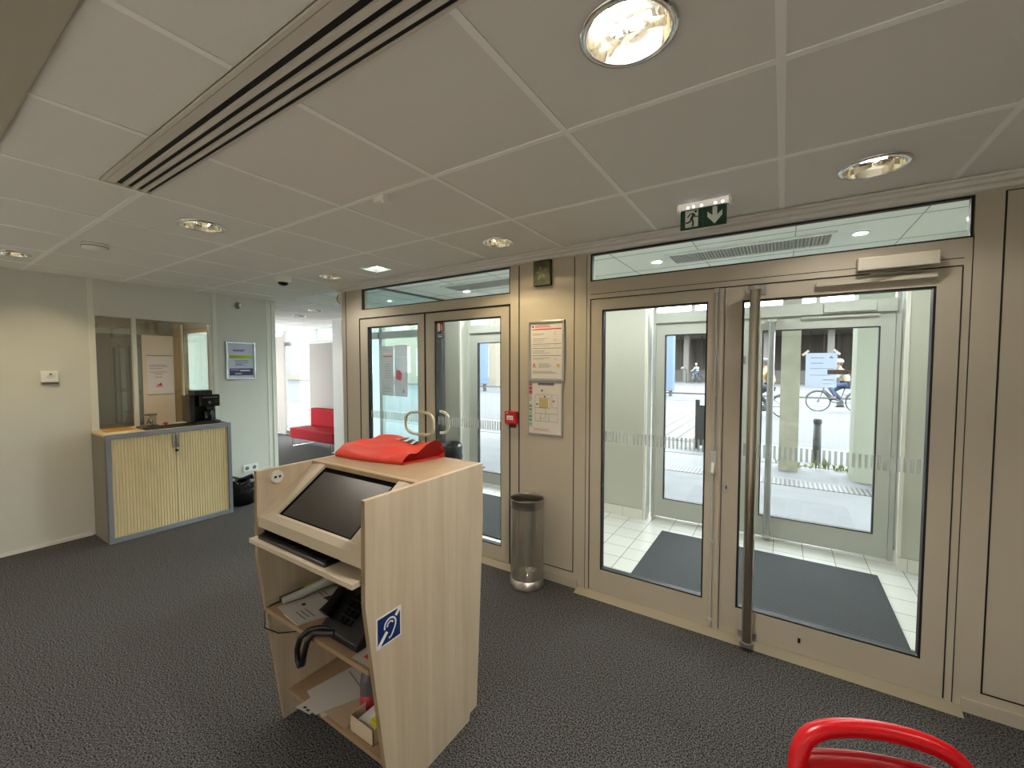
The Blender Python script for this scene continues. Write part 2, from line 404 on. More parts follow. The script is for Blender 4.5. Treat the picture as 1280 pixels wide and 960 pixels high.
# other walls: right, back, and those of the office and waiting room
structure(MB().box(3.2, 3.3, -4.7, 2.7, 0, CE + .1).build('wall_right', WALLW), 'plain pale wall closing the lobby, outside the right of view', 'wall')
structure(MB().box(-5.29, 3.3, -4.7, -4.6, 0, CE + .1).build('wall_back', WALLW), 'plain pale wall behind the viewer', 'wall')
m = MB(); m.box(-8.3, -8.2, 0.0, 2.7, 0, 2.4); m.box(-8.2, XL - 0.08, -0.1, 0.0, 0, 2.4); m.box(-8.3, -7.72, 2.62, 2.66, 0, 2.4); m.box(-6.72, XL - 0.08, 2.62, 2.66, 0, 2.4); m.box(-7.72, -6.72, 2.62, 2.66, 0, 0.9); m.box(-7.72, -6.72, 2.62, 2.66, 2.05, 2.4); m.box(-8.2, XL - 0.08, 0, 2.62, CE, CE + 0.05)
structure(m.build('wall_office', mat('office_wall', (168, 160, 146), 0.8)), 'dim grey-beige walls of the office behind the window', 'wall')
w = thing('window_15', 'glazed screen between the office and the waiting room', 'window', (-7.2, 2.64, 0.9), kind='structure')
m = MB(); m.ring(-7.72, -6.72, 0.9, 2.05, 0.03, 2.61, 2.67); m.box(-8.02, -7.72, 2.60, 2.62, 0.0, 2.2); m.build('window_frame', mat('tan_frame', (206, 178, 132), .6), w)
MB().box(-7.69, -6.75, 2.637, 2.643, 0.93, 2.02).build('pane', GLASSC, w)
m = MB(); m.box(-12.3, -12.2, 2.6, 5.1, 0, 2.4)
structure(m.build('wall_waiting', WALLW), 'pale end wall of the waiting room', 'wall')

# ------------------------------------------------------------------ glazed front
m = MB()
Y0, Y1 = YF, YF + 0.07
def groove(x0, x1, z0, z1): m.box(x0, x1, Y0 - 0.0015, Y0 + 0.002, z0, z1, 1)
m.box(-3.72, -3.452, Y0, Y1, 0, CE)                        # left jamb
m.box(-3.452, -3.418, Y0, Y1, 1.99, CE)
m.box(-3.418, -1.705, Y0, Y1, 2.265, CE); m.box(-3.418, -1.705, Y0, Y1, 1.992, 2.068)
m.box(-1.703, -1.072, Y0, Y1, 0, CE)                       # central panel with posts
m.box(-1.072, 0.648, Y0, Y1, 2.265, CE); m.box(-1.072, 0.648, Y0, Y1, 1.972, 2.085)
m.box(0.648, 0.674, Y0, Y1, 0, 2.085); m.box(0.674, 3.2, Y0, Y1, 0, CE); m.box(0.648, 0.674, Y0, Y1, 2.265, CE)   # right post and panels
groove(-3.665, -3.655, 0, 2.26); groove(-1.628, -1.619, 0, 2.26); groove(-1.187, -1.182, 0.11, 2.26); groove(-1.62, -1.182, 0.105, 0.110)
groove(-1.098, -1.095, 0, 2.26); groove(0.760, 0.766, 0.105, 2.262); groove(0.76, 3.2, 0.10, 0.106); groove(1.96, 1.966, 0.105, 2.262); groove(0.76, 3.2, 2.258, 2.262)
groove(-3.452, -1.700, 1.977, 1.991); groove(-2.584, -2.569, 0.03, 1.98); groove(-1.711, -1.700, 0.03, 1.985); groove(-3.456, -3.445, 0.03, 1.98)
groove(-1.070, 0.646, 1.966, 1.970); groove(-0.2768, -0.2728, 0.03, 1.966); groove(-1.070, -1.0665, 0.03, 1.966); groove(0.6435, 0.6475, 0.03, 1.966)
groove(-1.072, 0.648, 2.0, 2.003); groove(0.672, 0.675, 0.02, 2.1)
structure(m.build('wall_front', [FRAME, BLACK]), 'beige metal posts, rails and panels of the glazed entrance front', 'wall')

m = MB()                                                    # stepped trim along the ceiling
m.box(-3.75, 3.2, 2.555, Y0, 2.268, CE - 0.004, 0); m.box(-3.75, 3.2, 2.515, 2.555, 2.285, CE - 0.004, 0); m.box(-3.75, 3.2, 2.488, 2.515, 2.300, CE - 0.004, 0)
structure(m.build('trim_3', mat('trim_grey', (228, 226, 220), 0.6)), 'stepped grey trim where the ceiling meets the glazed front', 'trim')
m = MB(); m.prism([(Y0 - 0.06, 0), (Y0 - 0.005, 0.022), (Y0 + 0.05, 0.022), (Y0 + 0.05, 0)], 'x', -1.15, 0.70)
m.prism([(Y0 - 0.06, 0), (Y0 - 0.005, 0.022), (Y0 + 0.05, 0.022), (Y0 + 0.05, 0)], 'x', -3.47, -1.65)
structure(m.build('trim_4', mat('threshold_brass', (160, 152, 130), 0.5, 0.2)), 'bronze threshold strips under the inner doors', 'threshold')
m = MB(); m.box(-1.65, -1.15, Y0 - 0.008, Y0, 0, 0.06); m.box(0.70, 3.2, Y0 - 0.008, Y0, 0, 0.06); m.box(-3.72, -3.47, Y0 - .008, Y0, 0, .06)
structure(m.build('baseboard_front', PANEL), 'beige baseboard of the entrance front panels', 'baseboard')

def transom(n, x0, x1, z0, z1, label):
    w = thing(f'window_{n}', label, 'window', ((x0 + x1) / 2, YF + 0.03, z0), kind='structure')
    MB().ring(x0, x1, z0, z1, 0.009, YF + 0.006, YF + 0.034).build('gasket', BLACK, w)
    MB().box(x0 + 0.012, x1 - 0.012, YF + 0.028, YF + 0.034, z0 + 0.012, z1 - 0.012).build('pane', GLASSO, w)
transom(2, -3.418, -1.705, 2.068, 2.265, 'glazed transom above the left pair of inner doors')
transom(3, -1.072, 0.672, 2.085, 2.265, 'glazed transom above the right pair of inner doors')

def leaf(n, x0, x1, z0, z1, gx0, gx1, gz0, gz1, label, y0=YF + 0.002, fm=FRAME, gm=GLASS, band=True, th=0.05):
    d = thing(f'door_{n}', label, 'door', ((x0 + x1) / 2, y0, z0), kind='structure')
    m = MB(); y1 = y0 + th
    m.box(x0, gx0, y0, y1, z0, z1); m.box(gx1, x1, y0, y1, z0, z1); m.box(gx0, gx1, y0, y1, z0, gz0); m.box(gx0, gx1, y0, y1, gz1, z1)
    m.build('leaf_frame', fm, d)
    MB().ring(gx0, gx1, gz0, gz1, 0.009, y0 + 0.004, y1 - 0.004).build('gasket', BLACK, d)
    gl = MB().box(gx0 + 0.009, gx1 - 0.009, y0 + th * 0.42, y0 + th * 0.58, gz0 + 0.009, gz1 - 0.009).build('pane', gm, d)
    if band:
        m = MB(); x = gx0 + 0.02
        while x < gx1 - 0.02:
            m.box(x, x + 0.0115, y0 + th * 0.36, y0 + th * 0.40, 1.035, 1.105); x += 0.0235
        m.build('frosted_band', FROST, gl)
    return d
d1 = leaf(1, -3.447, -2.580, 0.025, 1.984, -3.338, -2.662, 0.136, 1.902, 'left leaf of the left inner door, notices taped on its glass')
d2 = leaf(2, -2.572, -1.709, 0.025, 1.984, -2.468, -1.787, 0.136, 1.908, 'right leaf of the left inner door, beside the fire call point')
d3 = leaf(3, -1.067, -0.277, 0.022, 1.966, -0.990, -0.362, 0.176, 1.897, 'left leaf of the right inner door, without a pole handle')
d4 = leaf(4, -0.272, 0.644, 0.022, 1.966, -0.192, 0.567, 0.176, 1.890, 'right leaf of the right inner door, with the tall steel pole handle')

def dloop(xa, sgn, yc, z0, z1, w, r=0.011):
    pts = []; zc = (z0 + z1) / 2; h = (z1 - z0) / 2
    for k in range(17):
        a = PI / 2 - PI * k / 16
        pts.append((xa + sgn * (w - h * 0.0) * max(0, math.cos(a)) ** 0.7, yc, zc + h * (1 if math.sin(a) > 0 else -1) * abs(math.sin(a)) ** 0.7))
    return pts
CREAM = mat('cream_handle', (214, 204, 176), 0.35)
for d, xa, sgn, w in ((d1, -2.60, -1, 0.165), (d2, -2.545, 1, 0.115)):
    m = MB(); pts = dloop(xa, sgn, YF - 0.055, 0.945, 1.135, w)
    m.tube([(pts[0][0], YF + 0.003, pts[0][2])] + pts + [(pts[-1][0], YF + 0.003, pts[-1][2])], 0.012, 10)
    m.build('pull_handle', CREAM, d)
m = MB(); pts = dloop(-2.53, 1, YF + 0.105, 0.945, 1.135, 0.125)
m.tube([(pts[0][0], YF + 0.05, pts[0][2])] + pts + [(pts[-1][0], YF + 0.05, pts[-1][2])], 0.012, 10); m.build('outer_pull_handle', CREAM, d2)

# pole handle, closer and lock of door_4; bolt of door_3
m = MB(); m.cyl((-0.128, YF - 0.075, 0.03), (-0.128, YF - 0.075, 1.945), 0.0255, 20); m.build('pole_handle', STEELD, d4)
def bracket(z):
    m = MB(); m.cyl((-0.128, YF - 0.075, z - 0.006), (-0.128, YF - 0.075, z + 0.012), 0.033, 20); m.box(-0.146, -0.110, YF - 0.075, YF + 0.004, z - 0.006, z + 0.012)
    m.box(-0.175, -0.083, YF - 0.006, YF + 0.004, z - 0.02, z + 0.026)
    m.build('pole_bracket', ALU, d4)
bracket(0.035); bracket(1.935)
m = MB(); m.box(0.284, 0.562, YF - 0.058, YF - 0.002, 1.978, 2.036); cl = m.build('door_closer', mat('closer_silver', (200, 194, 176), 0.4, 0.2), d4, bev=0.003)
m = MB(); m.box(0.13, 0.562, YF - 0.024, YF + 0.003, 1.926, 1.946); m.build('closer_rail', mat('rail_silver', (196, 190, 172), 0.4, 0.2), d4)
m = MB(); m.prism([(0.33, YF - 0.05), (0.35, YF - 0.05), (0.52, YF - 0.022), (0.50, YF - 0.022)], 'z', 1.955, 1.963); m.build('closer_arm', STEEL, d4)
m = MB(); m.box(-0.262, -0.238, YF - 0.003, YF + 0.003, 0.825, 0.875, 0); m.box(-0.253, -0.247, YF - 0.005, YF, 0.842, 0.862, 1); m.build('lock_plate', [ALU, BLACK], d4)
m = MB(); m.box(0.10, 0.112, YF - 0.004, YF + 0.003, 0.085, 0.108); m.build('floor_lock', BLACK, d4)
m = MB(); m.cyl((-0.318, YF - 0.006, 0.03), (-0.318, YF - 0.006, 1.96), 0.006, 8); m.box(-0.330, -0.306, YF - 0.016, YF + 0.003, 0.055, 0.075); m.box(-0.330, -0.306, YF - 0.016, YF + 0.003, 1.94, 1.965)
m.box(-0.330, -0.306, YF - 0.016, YF + 0.003, 0.52, 0.54); m.box(-0.330, -0.306, YF - 0.016, YF + 0.003, 1.36, 1.375); m.build('bolt_rod', FRAMEW, d3)
m = MB(); m.box(-0.334, -0.300, YF - 0.022, YF + 0.003, 0.93, 1.05); m.prism([(YF - 0.022, 0.99), (YF - 0.022, 0.935), (YF - 0.05, 0.92), (YF - 0.055, 0.935)], 'x', -0.326, -0.308); m.build('bolt_lever', FRAMEW, d3, bev=0.003)
m = MB(); m.box(-0.30, -0.282, YF - 0.010, YF + 0.004, 0.022, 1.962); m.build('meeting_strip', FRAME, d3)

# ------------------------------------------------------------------ vestibule
YO = 4.30; VC = 2.40
m = MB(); m.box(-3.80, 1.15, YF + 0.07, YO + 0.1, -0.06, -0.001)
structure(m.build('floor_vestibule', TILES), 'white square floor tiles of the entrance vestibule', 'floor')
m = MB(); m.box(-4.9, 1.15, 2.70, YO + 0.06, VC, VC + 0.05, 0); m.box(-3.8, 1.15, 2.60, 2.70, VC, VC + .05, 0)
GJ = mat('joint_grey', (170, 174, 172), 0.8)
for k in range(-2, 9): m.box(-3.55 + 0.6 * k - 0.003, -3.55 + 0.6 * k + 0.003, YF + 0.07, YO, VC - 0.002, VC + 0.01, 1)
for y in (3.28, 3.86): m.box(-4.9, 1.15, y - 0.003, y + 0.003, VC - 0.002, VC + 0.01, 1)
structure(m.build('ceiling_vestibule', [VCEIL, GJ]), 'white panelled ceiling of the entrance vestibule', 'ceiling')
def pier(name, x0, x1, label, corner=None):
    m = MB(); m.box(x0, x1, 4.15, YO + 0.08, 0.0, VC, 0)
    m.box(x0 - 0.006, x1 + 0.006, 4.14, YO - 0.01, 0.0, 0.10, 1)
    x = x0 + 0.05
    while x < x1:
        m.box(x - 0.002, x + 0.002, 4.1385, 4.15, 0, 0.1, 2); x += 0.205
    m.box(x0 - 0.0065, x1 + 0.0065, 4.139, 4.15, 0.098, 0.103, 2)
    for xx in (x0, x1):
        m.box(xx - 0.012, xx + 0.012, 4.142, 4.166, 0.103, VC, 1)
    structure(m.build(name, [PIERW, mat('pier_tile', (224, 222, 214), 0.35), GJ]), label, 'wall')
pier('wall_pier_1', -1.80, -1.125, 'glossy white pier between the two outer doors')
pier('wall_pier_2', -3.79, -3.50, 'white pier at the left end of the vestibule')
pier('wall_pier_3', 0.762, 1.15, 'white pier right of the outer door')
structure(MB().box(1.05, 1.15, YF + 0.07, 4.15, 0, VC).build('wall_vestibule', PIERW), 'white side wall closing the vestibule on the right', 'wall')
# side glazing of the vestibule towards the waiting room
w = thing('window_4', 'side glazing between vestibule and waiting room', 'window', (-3.76, 3.4, 0), kind='structure')
m = MB(); m.box(-3.79, -3.73, 2.665, 2.70, 0, VC); m.box(-3.80, -3.74, 4.07, 4.13, 0, VC); m.box(-3.79, -3.73, 2.70, 4.07, 0, 0.08); m.box(-3.775, -3.745, 2.70, 4.07, 2.38, VC); m.build('window_frame', mat('frame_dark', (90, 92, 92), 0.5), w)
MB().box(-3.764, -3.758, 2.70, 4.07, 0.08, 2.38).build('pane', GLASSC, w)

# entrance mats
tag(MB().box(-0.9, 0.615, 2.965, 3.935, -0.001, 0.010).build('entrance_mat', MATR), 'ribbed dark grey mat behind the right inner doors', 'mat', 'ribbed mats in the vestibule')
tag(MB().box(-3.3, -1.785, 2.965, 3.935, -0.001, 0.010).build('entrance_mat', MATR), 'ribbed dark grey mat behind the left inner doors', 'mat', 'ribbed mats in the vestibule')

# outer doors
def outer(n, x0, xm, x1, label):
    m = MB(); f0, f1 = YO, YO + 0.07
    m.box(x0, x0 + 0.03, f0, f1, 0, VC); m.box(x1 - 0.03, x1, f0, f1, 0, VC); m.box(x0 + 0.03, x1 - 0.03, f0 - 0.03, f1, 1.955, 2.055); m.box(x0 + 0.03, x1 - 0.03, f0, f1, 2.36, VC)
    for t in (0.2, 0.72): m.box(x0 + (x1 - x0) * t - 0.015, x0 + (x1 - x0) * t + 0.015, f0, f1, 2.055, 2.36)
    structure(m.build(f'trim_{4 + n}', FRAMEW), label, 'door frame')
    w = thing(f'window_{n + 4}', 'fanlight over ' + label, 'window', (xm, YO + 0.03, 2.055), kind='structure')
    MB().box(x0 + 0.03, x1 - 0.03, YO + 0.03, YO + 0.036, 2.055, 2.36).build('pane', GLASSO, w)
outer(1, -1.10, -0.24, 0.755, 'white frame of the right outer door')
d5 = leaf(5, -1.068, -0.244, 0.01, 1.95, -0.985, -0.33, 0.19, 1.84, 'left leaf of the right outer door', YO + 0.002, FRAMEW, GLASSO, False)
d6 = leaf(6, -0.240, 0.722, 0.01, 1.95, -0.155, 0.635, 0.19, 1.845, 'right leaf of the right outer door, with a taped notice', YO + 0.002, FRAMEW, GLASSO, False)
outer(2, -3.47, -2.6, -1.80, 'white frame of the left outer door')
d7 = leaf(7, -3.44, -2.62, 0.01, 1.95, -3.335, -2.70, 0.15, 1.83, 'left leaf of the left outer door', YO + 0.002, FRAMEW, GLASSO, False)
d8 = leaf(8, -2.615, -1.83, 0.01, 1.95, -2.53, -1.91, 0.15, 1.83, 'right leaf of the left outer door', YO + 0.002, FRAMEW, GLASSO, False)
m = MB(); m.cyl((-0.085, YO - 0.06, 0.03), (-0.085, YO - 0.06, 1.93), 0.026, 16); m.build('pole_handle', mat('pole_grey', (170, 172, 172), 0.35, 0.8), d6)
for z in (0.04, 1.92):
    m = MB(); m.cyl((-0.085, YO - 0.06, z - 0.01), (-0.085, YO - 0.06, z + 0.012), 0.036, 16); m.box(-0.12, -0.05, YO - 0.06, YO + 0.004, z - 0.01, z + 0.012); m.build('pole_bracket', FRAMEW, d6)
m = MB(); m.box(0.27, 0.60, YO - 0.06, YO - 0.03, 1.965, 2.035); m.build('door_closer', FRAMEW, d6, bev=0.004)
m = MB(); m.box(0.12, 0.62, YO - 0.028, YO + 0.002, 1.925, 1.94); m.build('closer_rail', FRAMEW, d6)
m = MB(); m.box(-0.30, -0.28, YO - 0.01, YO + 0.004, 1.55, 1.62); m.box(-0.215, -0.195, YO - 0.01, YO + 0.004, 1.68, 1.75); m.build('latch_plate', PLASG, d6)

# vestibule ceiling grilles and spots
def grille(x0, x1, label):
    t = thing('air_grille', label, 'air vent', ((x0 + x1) / 2, 3.57, VC), group='vestibule ceiling grilles')
    MB().box(x0 + 0.02, x1 - 0.02, 3.43, 3.71, VC - 0.004, VC - 0.001).build('backing', mat('grille_back', (132, 134, 134), 0.8), t)
    m = MB(); m.box(x0, x1, 3.40, 3.43, VC - 0.014, VC - 0.001); m.box(x0, x1, 3.71, 3.74, VC - 0.014, VC - 0.001); m.box(x0, x0 + 0.025, 3.43, 3.71, VC - 0.014, VC - 0.001); m.box(x1 - 0.025, x1, 3.43, 3.71, VC - 0.014, VC - 0.001)
    m.build('grille_frame', VCEIL, t)
    m = MB(); x = x0 + 0.04
    while x < x1 - 0.04:
        m.box(x, x + 0.009, 3.43, 3.71, VC - 0.012, VC - 0.003); x += 0.022
    for k in range(1, 9): m.box(x0 + .025, x1 - .025, 3.43 + k * 0.031 - 0.003, 3.43 + k * 0.031 + 0.003, VC - 0.013, VC - 0.003)
    m.build('louvre', mat('louvre_grey', (176, 180, 178), .6), t)
grille(-0.79, 0.275, 'white ceiling air grille behind the right transom')
grille(-3.15, -2.10, 'white ceiling air grille behind the left transom')
def vspot(x, y, label):
    t = thing('spot_light', label, 'ceiling light', (x, y, VC), group='vestibule spot lights')
    MB().lathe([(0.05, 0), (0.05, -0.006), (0.036, -0.006), (0.036, -0.001)], x, y, VC, 20).build('trim_ring', VCEIL, t)
    MB().lathe([(0.0, -0.002), (0.026, -0.002), (0.026, 0.0), (0, 0)], x, y, VC, 20).build('lamp', LAMPS, t)
vspot(0.405, 3.55, 'small warm spot right of the vestibule air grille')
vspot(-0.90, 3.60, 'small warm spot left of the air grille behind the right transom')
vspot(-3.10, 3.80, 'small warm spot beside the air grille behind the left transom')
vspot(-1.90, 3.55, 'small warm spot in the vestibule ceiling behind the central panel')

# vestibule bin with black liner
t = thing('waste_bin', 'vestibule waste bin lined with a black bag, beside the white pier', 'bin', (-3.42, 3.85, 0))
MB().lathe([(0.0, 0.0), (0.115, 0.0), (0.14, 0.50), (0.132, 0.50), (0.11, 0.02), (0, 0.02)], -3.42, 3.85, 0, 24).build('bin_body', PLASB, t)
m = MB(); n = 28; vs = []; fs = []
prof = [(0.13, 0.50), (0.135, 0.57), (0.150, 0.575), (0.158, 0.54), (0.152, 0.47), (0.160, 0.41), (0.148, 0.36)]
for i in range(n):
    a = 2 * PI * i / n
    for q, (r, z) in enumerate(prof):
        w_ = 1 + 0.035 * math.sin(5 * a + q) * (q > 1) + 0.02 * random.uniform(-1, 1) * (q > 2)
        vs.append((-3.42 + r * w_ * math.cos(a), 3.85 + r * w_ * math.sin(a), z + 0.008 * math.sin(3 * a + q)))
for i in range(n):
    j = (i + 1) % n
    for q in range(len(prof) - 1): fs.append((i * 7 + q, j * 7 + q, j * 7 + q + 1, i * 7 + q + 1))
m.add(vs, fs, 0, True); m.build('bin_liner', BINBAG, t, closed=False)

# ------------------------------------------------------------------ waiting room
YW = 5.0
def wr_window(n, x0, x1, label, y=YW, z0=0.06):
    w = thing(f'window_{n}', label, 'window', ((x0 + x1) / 2, y, 0), kind='structure')
    m = MB(); m.ring(x0, x1, z0, CE, 0.035, y, y + 0.05); m.box(x0 + .035, x1 - .035, y, y + 0.05, 1.97, 2.05); m.build('window_frame', FRAMEW, w)
    MB().box(x0 + .035, x1 - .035, y + 0.02, y + 0.026, z0 + .035, CE - .035).build('pane', GLASSO, w)
wr_window(10, -10.9, -9.30, 'waiting room window behind the left roller blind')
wr_window(11, -9.30, -8.10, 'clear waiting room window between the roller blinds')
wr_window(12, -8.10, -6.42, 'waiting room window behind the red sofa')
structure(MB().box(-12.2, -6.2, YW, YW + 0.06, 0, 0.06).box(-12.2, -10.9, YW, YW + 0.08, 0, CE).box(-12.2, -3.75, YW - .0, YW + .08, CE, CE + .1).build('wall_waiting_front', FRAMEW), 'white sill strip and wall under the waiting room windows', 'wall')
structure(MB().box(-6.42, -6.15, 4.28, YW + 0.08, 0, CE).build('wall_column', WALLW), 'white column end beside the red sofa', 'wall')
def wr2(n, x0, x1, label):
    w = thing(f'window_{n}', label, 'window', ((x0 + x1) / 2, YO, 0), kind='structure')
    m = MB(); m.ring(x0, x1, 0.0, CE, 0.035, YO, YO + 0.06); m.box(x0 + .035, x1 - .035, YO - 0.02, YO + 0.06, 1.95, 2.05); m.box(x0 + .035, x1 - .035, YO, YO + 0.06, 0.0, 0.3); m.build('window_frame', FRAMEW, w)
    MB().box(x0 + .035, x1 - .035, YO + 0.02, YO + 0.026, 0.3, CE - .035).build('pane', GLASSC, w)
wr2(13, -6.15, -5.22, 'front window left of the thin mullion, behind the taped notices')
wr2(14, -5.22, -3.80, 'front window right of the thin mullion, behind the taped notices')
def blind(x0, x1, y, z0, z1, label):
    t = thing('roller_blind', label, 'blind', ((x0 + x1) / 2, y, z1), group='white roller blinds')
    m = MB(); m.box(x0, x1, y - 0.002, y + 0.002, z0, z1); m.build('fabric', BLIND, t)
    MB().cyl((x0, y, z1 + 0.02), (x1, y, z1 + 0.02), 0.025, 12).build('roller', FRAMEW, t)
    MB().box(x0, x1, y - 0.008, y + 0.008, z0 - 0.02, z0).build('bottom_bar', ALU, t)
blind(-9.98, -9.02, 4.86, 0.06, 2.16, 'full length white roller blind beside the wall end')
blind(-8.14, -6.50, 4.90, 0.30, 1.98, 'white roller blind behind the red sofa')
blind(-6.05, -5.42, 4.25, 0.15, 1.90, 'pale blind strip seen through the left inner door')

s = thing('sofa', 'red fabric sofa on chrome legs in the waiting room', 'sofa', (-7.1, 4.55, 0))
MB().box(-7.82, -6.45, 4.28, 4.82, 0.17, 0.36).build('seat', SOFA, s, bev=0.02)
m = MB(); m.box(-7.78, -6.45, 4.68, 4.84, 0.36, 0.70); m.build('backrest', SOFA, s, bev=0.02)
for xx in (-7.77, -6.55):
    m = MB(); m.tube([(xx, 4.31, 0.17), (xx, 4.31, 0.012), (xx, 4.77, 0.012), (xx, 4.77, 0.17)], 0.011, 8); m.build('leg', CHROME, s)

# ------------------------------------------------------------------ downlights
def downlight(x, y, r, label, z=CE, group='round ceiling downlights', lit=LAMPW):
    t = thing('ceiling_downlight', label, 'ceiling light', (x, y, z), group=group)
    MB().lathe([(r, 0), (r, -0.006), (r * 0.86, -0.009), (r * 0.86, -0.003), (r, 0)], x, y, z, 36).build('trim_ring', CHROME, t)
    m = MB(); R = r * 0.855
    m.lathe([(R, -0.006), (R * 0.93, 0.028), (R * 0.72, 0.060), (R * 0.3, 0.075), (0, 0.077)], x, y, z, 36)
    m.build('reflector', MIRROR, t, closed=False)
    m = MB()
    for a in (0.35, 0.35 + 2 * PI / 3, 0.35 + 4 * PI / 3):
        c, s_ = math.cos(a), math.sin(a)
        for (p, q, w_) in ((0.05, 0.9, 0.002),):
            m.prism([(x + R * p * c - w_ * s_, y + R * p * s_ + w_ * c), (x + R * q * c - w_ * s_, y + R * q * s_ + w_ * c), (x + R * q * c + w_ * s_, y + R * q * s_ - w_ * c), (x + R * p * c + w_ * s_, y + R * p * s_ - w_ * c)], 'z', z + 0.0, z + 0.022)
    m.build('baffle', MIRROR, t)
    for dy in (-0.30, 0.30):
        m = MB(); m.cyl((x - R * 0.55, y + dy * R, z + 0.040), (x + R * 0.45, y + dy * R, z + 0.040), R * 0.085, 8)
        m.build('lamp', lit, t)
# hole panels in the ceiling are not needed: the fittings sit just under the tiles on a raised ring
DROP = 0.0
LAB = ['large round downlight with chrome reflector, top centre of the ceiling', 'round chrome downlight beside the green exit sign', 'round chrome downlight near the long ceiling air slot',
       'round downlight in front of the central panel with the two notices', 'round downlight beside the dome camera, near the waiting room', 'round downlight over the left wall, cut by the picture edge']
for i, (x, y, r) in enumerate(LIGHTS):
    downlight(x, y, r, LAB[i] if i < len(LAB) else 'unseen round chrome downlight added to brighten the lobby', lit=LAMPSET[i] if i < 6 else LAMPW if i < 7 else LAMPR)
WL = ['left round downlight in the waiting room ceiling', 'round downlight in the waiting room ceiling beside the entrance front', 'round downlight deepest in the waiting room']
for (x, y, r), l in zip(WLIGHTS, WL): downlight(x, y, r, l, group='waiting room downlights')

t = thing('square_ceiling_light', 'small square ceiling light with a cool white lens', 'ceiling light', (SQUARE[0], SQUARE[1], CE))
x, y, hx, hy = SQUARE
m = MB(); m.box(x - hx - .012, x + hx + .012, y - hy - .012, y - hy + .003, CE - .006, CE); m.box(x - hx - .012, x + hx + .012, y + hy - .003, y + hy + .012, CE - .006, CE)
m.box(x - hx - .012, x - hx + .003, y - hy, y + hy, CE - .006, CE); m.box(x + hx - .003, x + hx + .012, y - hy, y + hy, CE - .006, CE); m.build('trim_frame', PLASW, t)
m = MB(); m.box(x - hx + .004, x + hx - .004, y - hy + .004, y + hy - .004, CE + 0.05, CE + 0.055); m.build('reflector', ALU, t)
MB().box(x - 0.045, x + 0.02, y - 0.05, y + 0.05, CE + 0.01, CE + 0.048).build('lens', LAMPC, t)

# linear slot diffuser
t = thing('slot_diffuser', 'long linear ceiling air slot with three dark channels', 'air vent', (-1.2, 0.62, CE))
m = MB(); m.box(-2.39, 1.8, 0.545, 0.712, CE - 0.004, CE - 0.0005); m.build('backing', mat('slot_dark', (24, 22, 20), 0.7), t)
m = MB()
for y0, y1, z in ((0.545, 0.556, 7), (0.559, 0.590, 5), (0.610, 0.624, 9), (0.644, 0.658, 9), (0.678, 0.690, 9), (0.708, 0.714, 6)):
    m.box(-2.39, 1.8, y0, y1, CE - 0.001 * z - 0.004, CE - 0.001)
m.box(-2.40, -2.385, 0.545, 0.714, CE - 0.012, CE - .001)
m.build('slot_profile', mat('slot_grey', (210, 204, 192), 0.4), t)

# small ceiling fittings
t = thing('smoke_detector', 'flat white disc detector on the ceiling left of the air slot', 'detector', (-3.72, 0.81, CE))
MB().lathe([(0, 0), (0.062, 0), (0.064, -0.018), (0.058, -0.036), (0.0, -0.040)], -3.72, 0.81, CE, 28).build('detector_body', PLASW, t)
MB().lathe([(0.064, -0.018), (0.0655, -0.018), (0.0655, -0.022), (0.064, -0.022)], -3.72, 0.81, CE, 28).build('seam_ring', PLASG, t)
t = thing('motion_sensor', 'small white box sensor on a ceiling bar in mid ceiling', 'sensor', (-1.565, 1.305, CE))
m = MB(); m.box(-1.60, -1.53, 1.285, 1.325, CE - 0.030, CE - 0.002); m.build('sensor_body', PLASW, t, bev=0.006)
MB().ball((-1.545, 1.297, CE - 0.030), 0.010, 12).build('sensor_lens', PLASW, t)
t = thing('dome_camera', 'white dome camera with a black lens under the ceiling', 'camera', (-3.70, 2.0, CE))
MB().lathe([(0, 0), (0.068, 0), (0.066, -0.030), (0.052, -0.050), (0.040, -0.052)], -3.70, 2.0, CE, 28).build('camera_housing', PLASW, t)
MB().lathe([(0.046, -0.048), (0.036, -0.066), (0.018, -0.076), (0, -0.078)], -3.70, 2.0, CE, 28).build('camera_dome', PLASBG, t)
t = thing('wall_sensor', 'small rounded white sensor high on the left wall', 'sensor', (XL, 2.285, 2.22))
MB().ball((XL + 0.02, 2.285, 2.215), 0.026, 16, 0, 0.8, 1, 1.5).build('sensor_body', PLASG, t)
MB().ball((XL + 0.036, 2.300, 2.215), 0.014, 12, 0, 0.8, 1, 1.3).build('sensor_lens', PLASW, t)
t = thing('alarm_sounder', 'round grey sounder on the left end of the glazed front', 'alarm', (-3.75, 2.62, 2.205))
m = MB(); m.tube([(-3.72, 2.62, 2.205), (-3.745, 2.62, 2.205), (-3.775, 2.62, 2.205), (-3.782, 2.62, 2.205)], [0.062, 0.062, 0.05, 0.02], 20); m.build('sounder_body', PLASG, t)
MB().cyl((-3.715, 2.62, 2.205), (-3.727, 2.62, 2.205), 0.066, 20).build('back_plate', PLASW, t)

# thermostat on the left wall
t = thing('thermostat', 'beige wall thermostat on the left partition wall', 'thermostat', (XL, 0.815, 1.44))
m = MB(); m.box(XL, XL + 0.028, 0.765, 0.868, 1.395, 1.49); m.build('casing', PLASW, t, bev=0.004)
m = MB(); m.box(XL, XL + 0.018, 0.775, 0.868, 1.375, 1.397); m.build('base_strip', PLASG, t)
m = MB(); m.box(XL + 0.028, XL + 0.0295, 0.80, 0.85, 1.445, 1.447); m.box(XL + 0.028, XL + 0.0295, 0.80, 0.84, 1.43, 1.432); m.box(XL + 0.028, XL + 0.033, 0.815, 0.83, 1.455, 1.47); m.build('dial', PLASG, t)

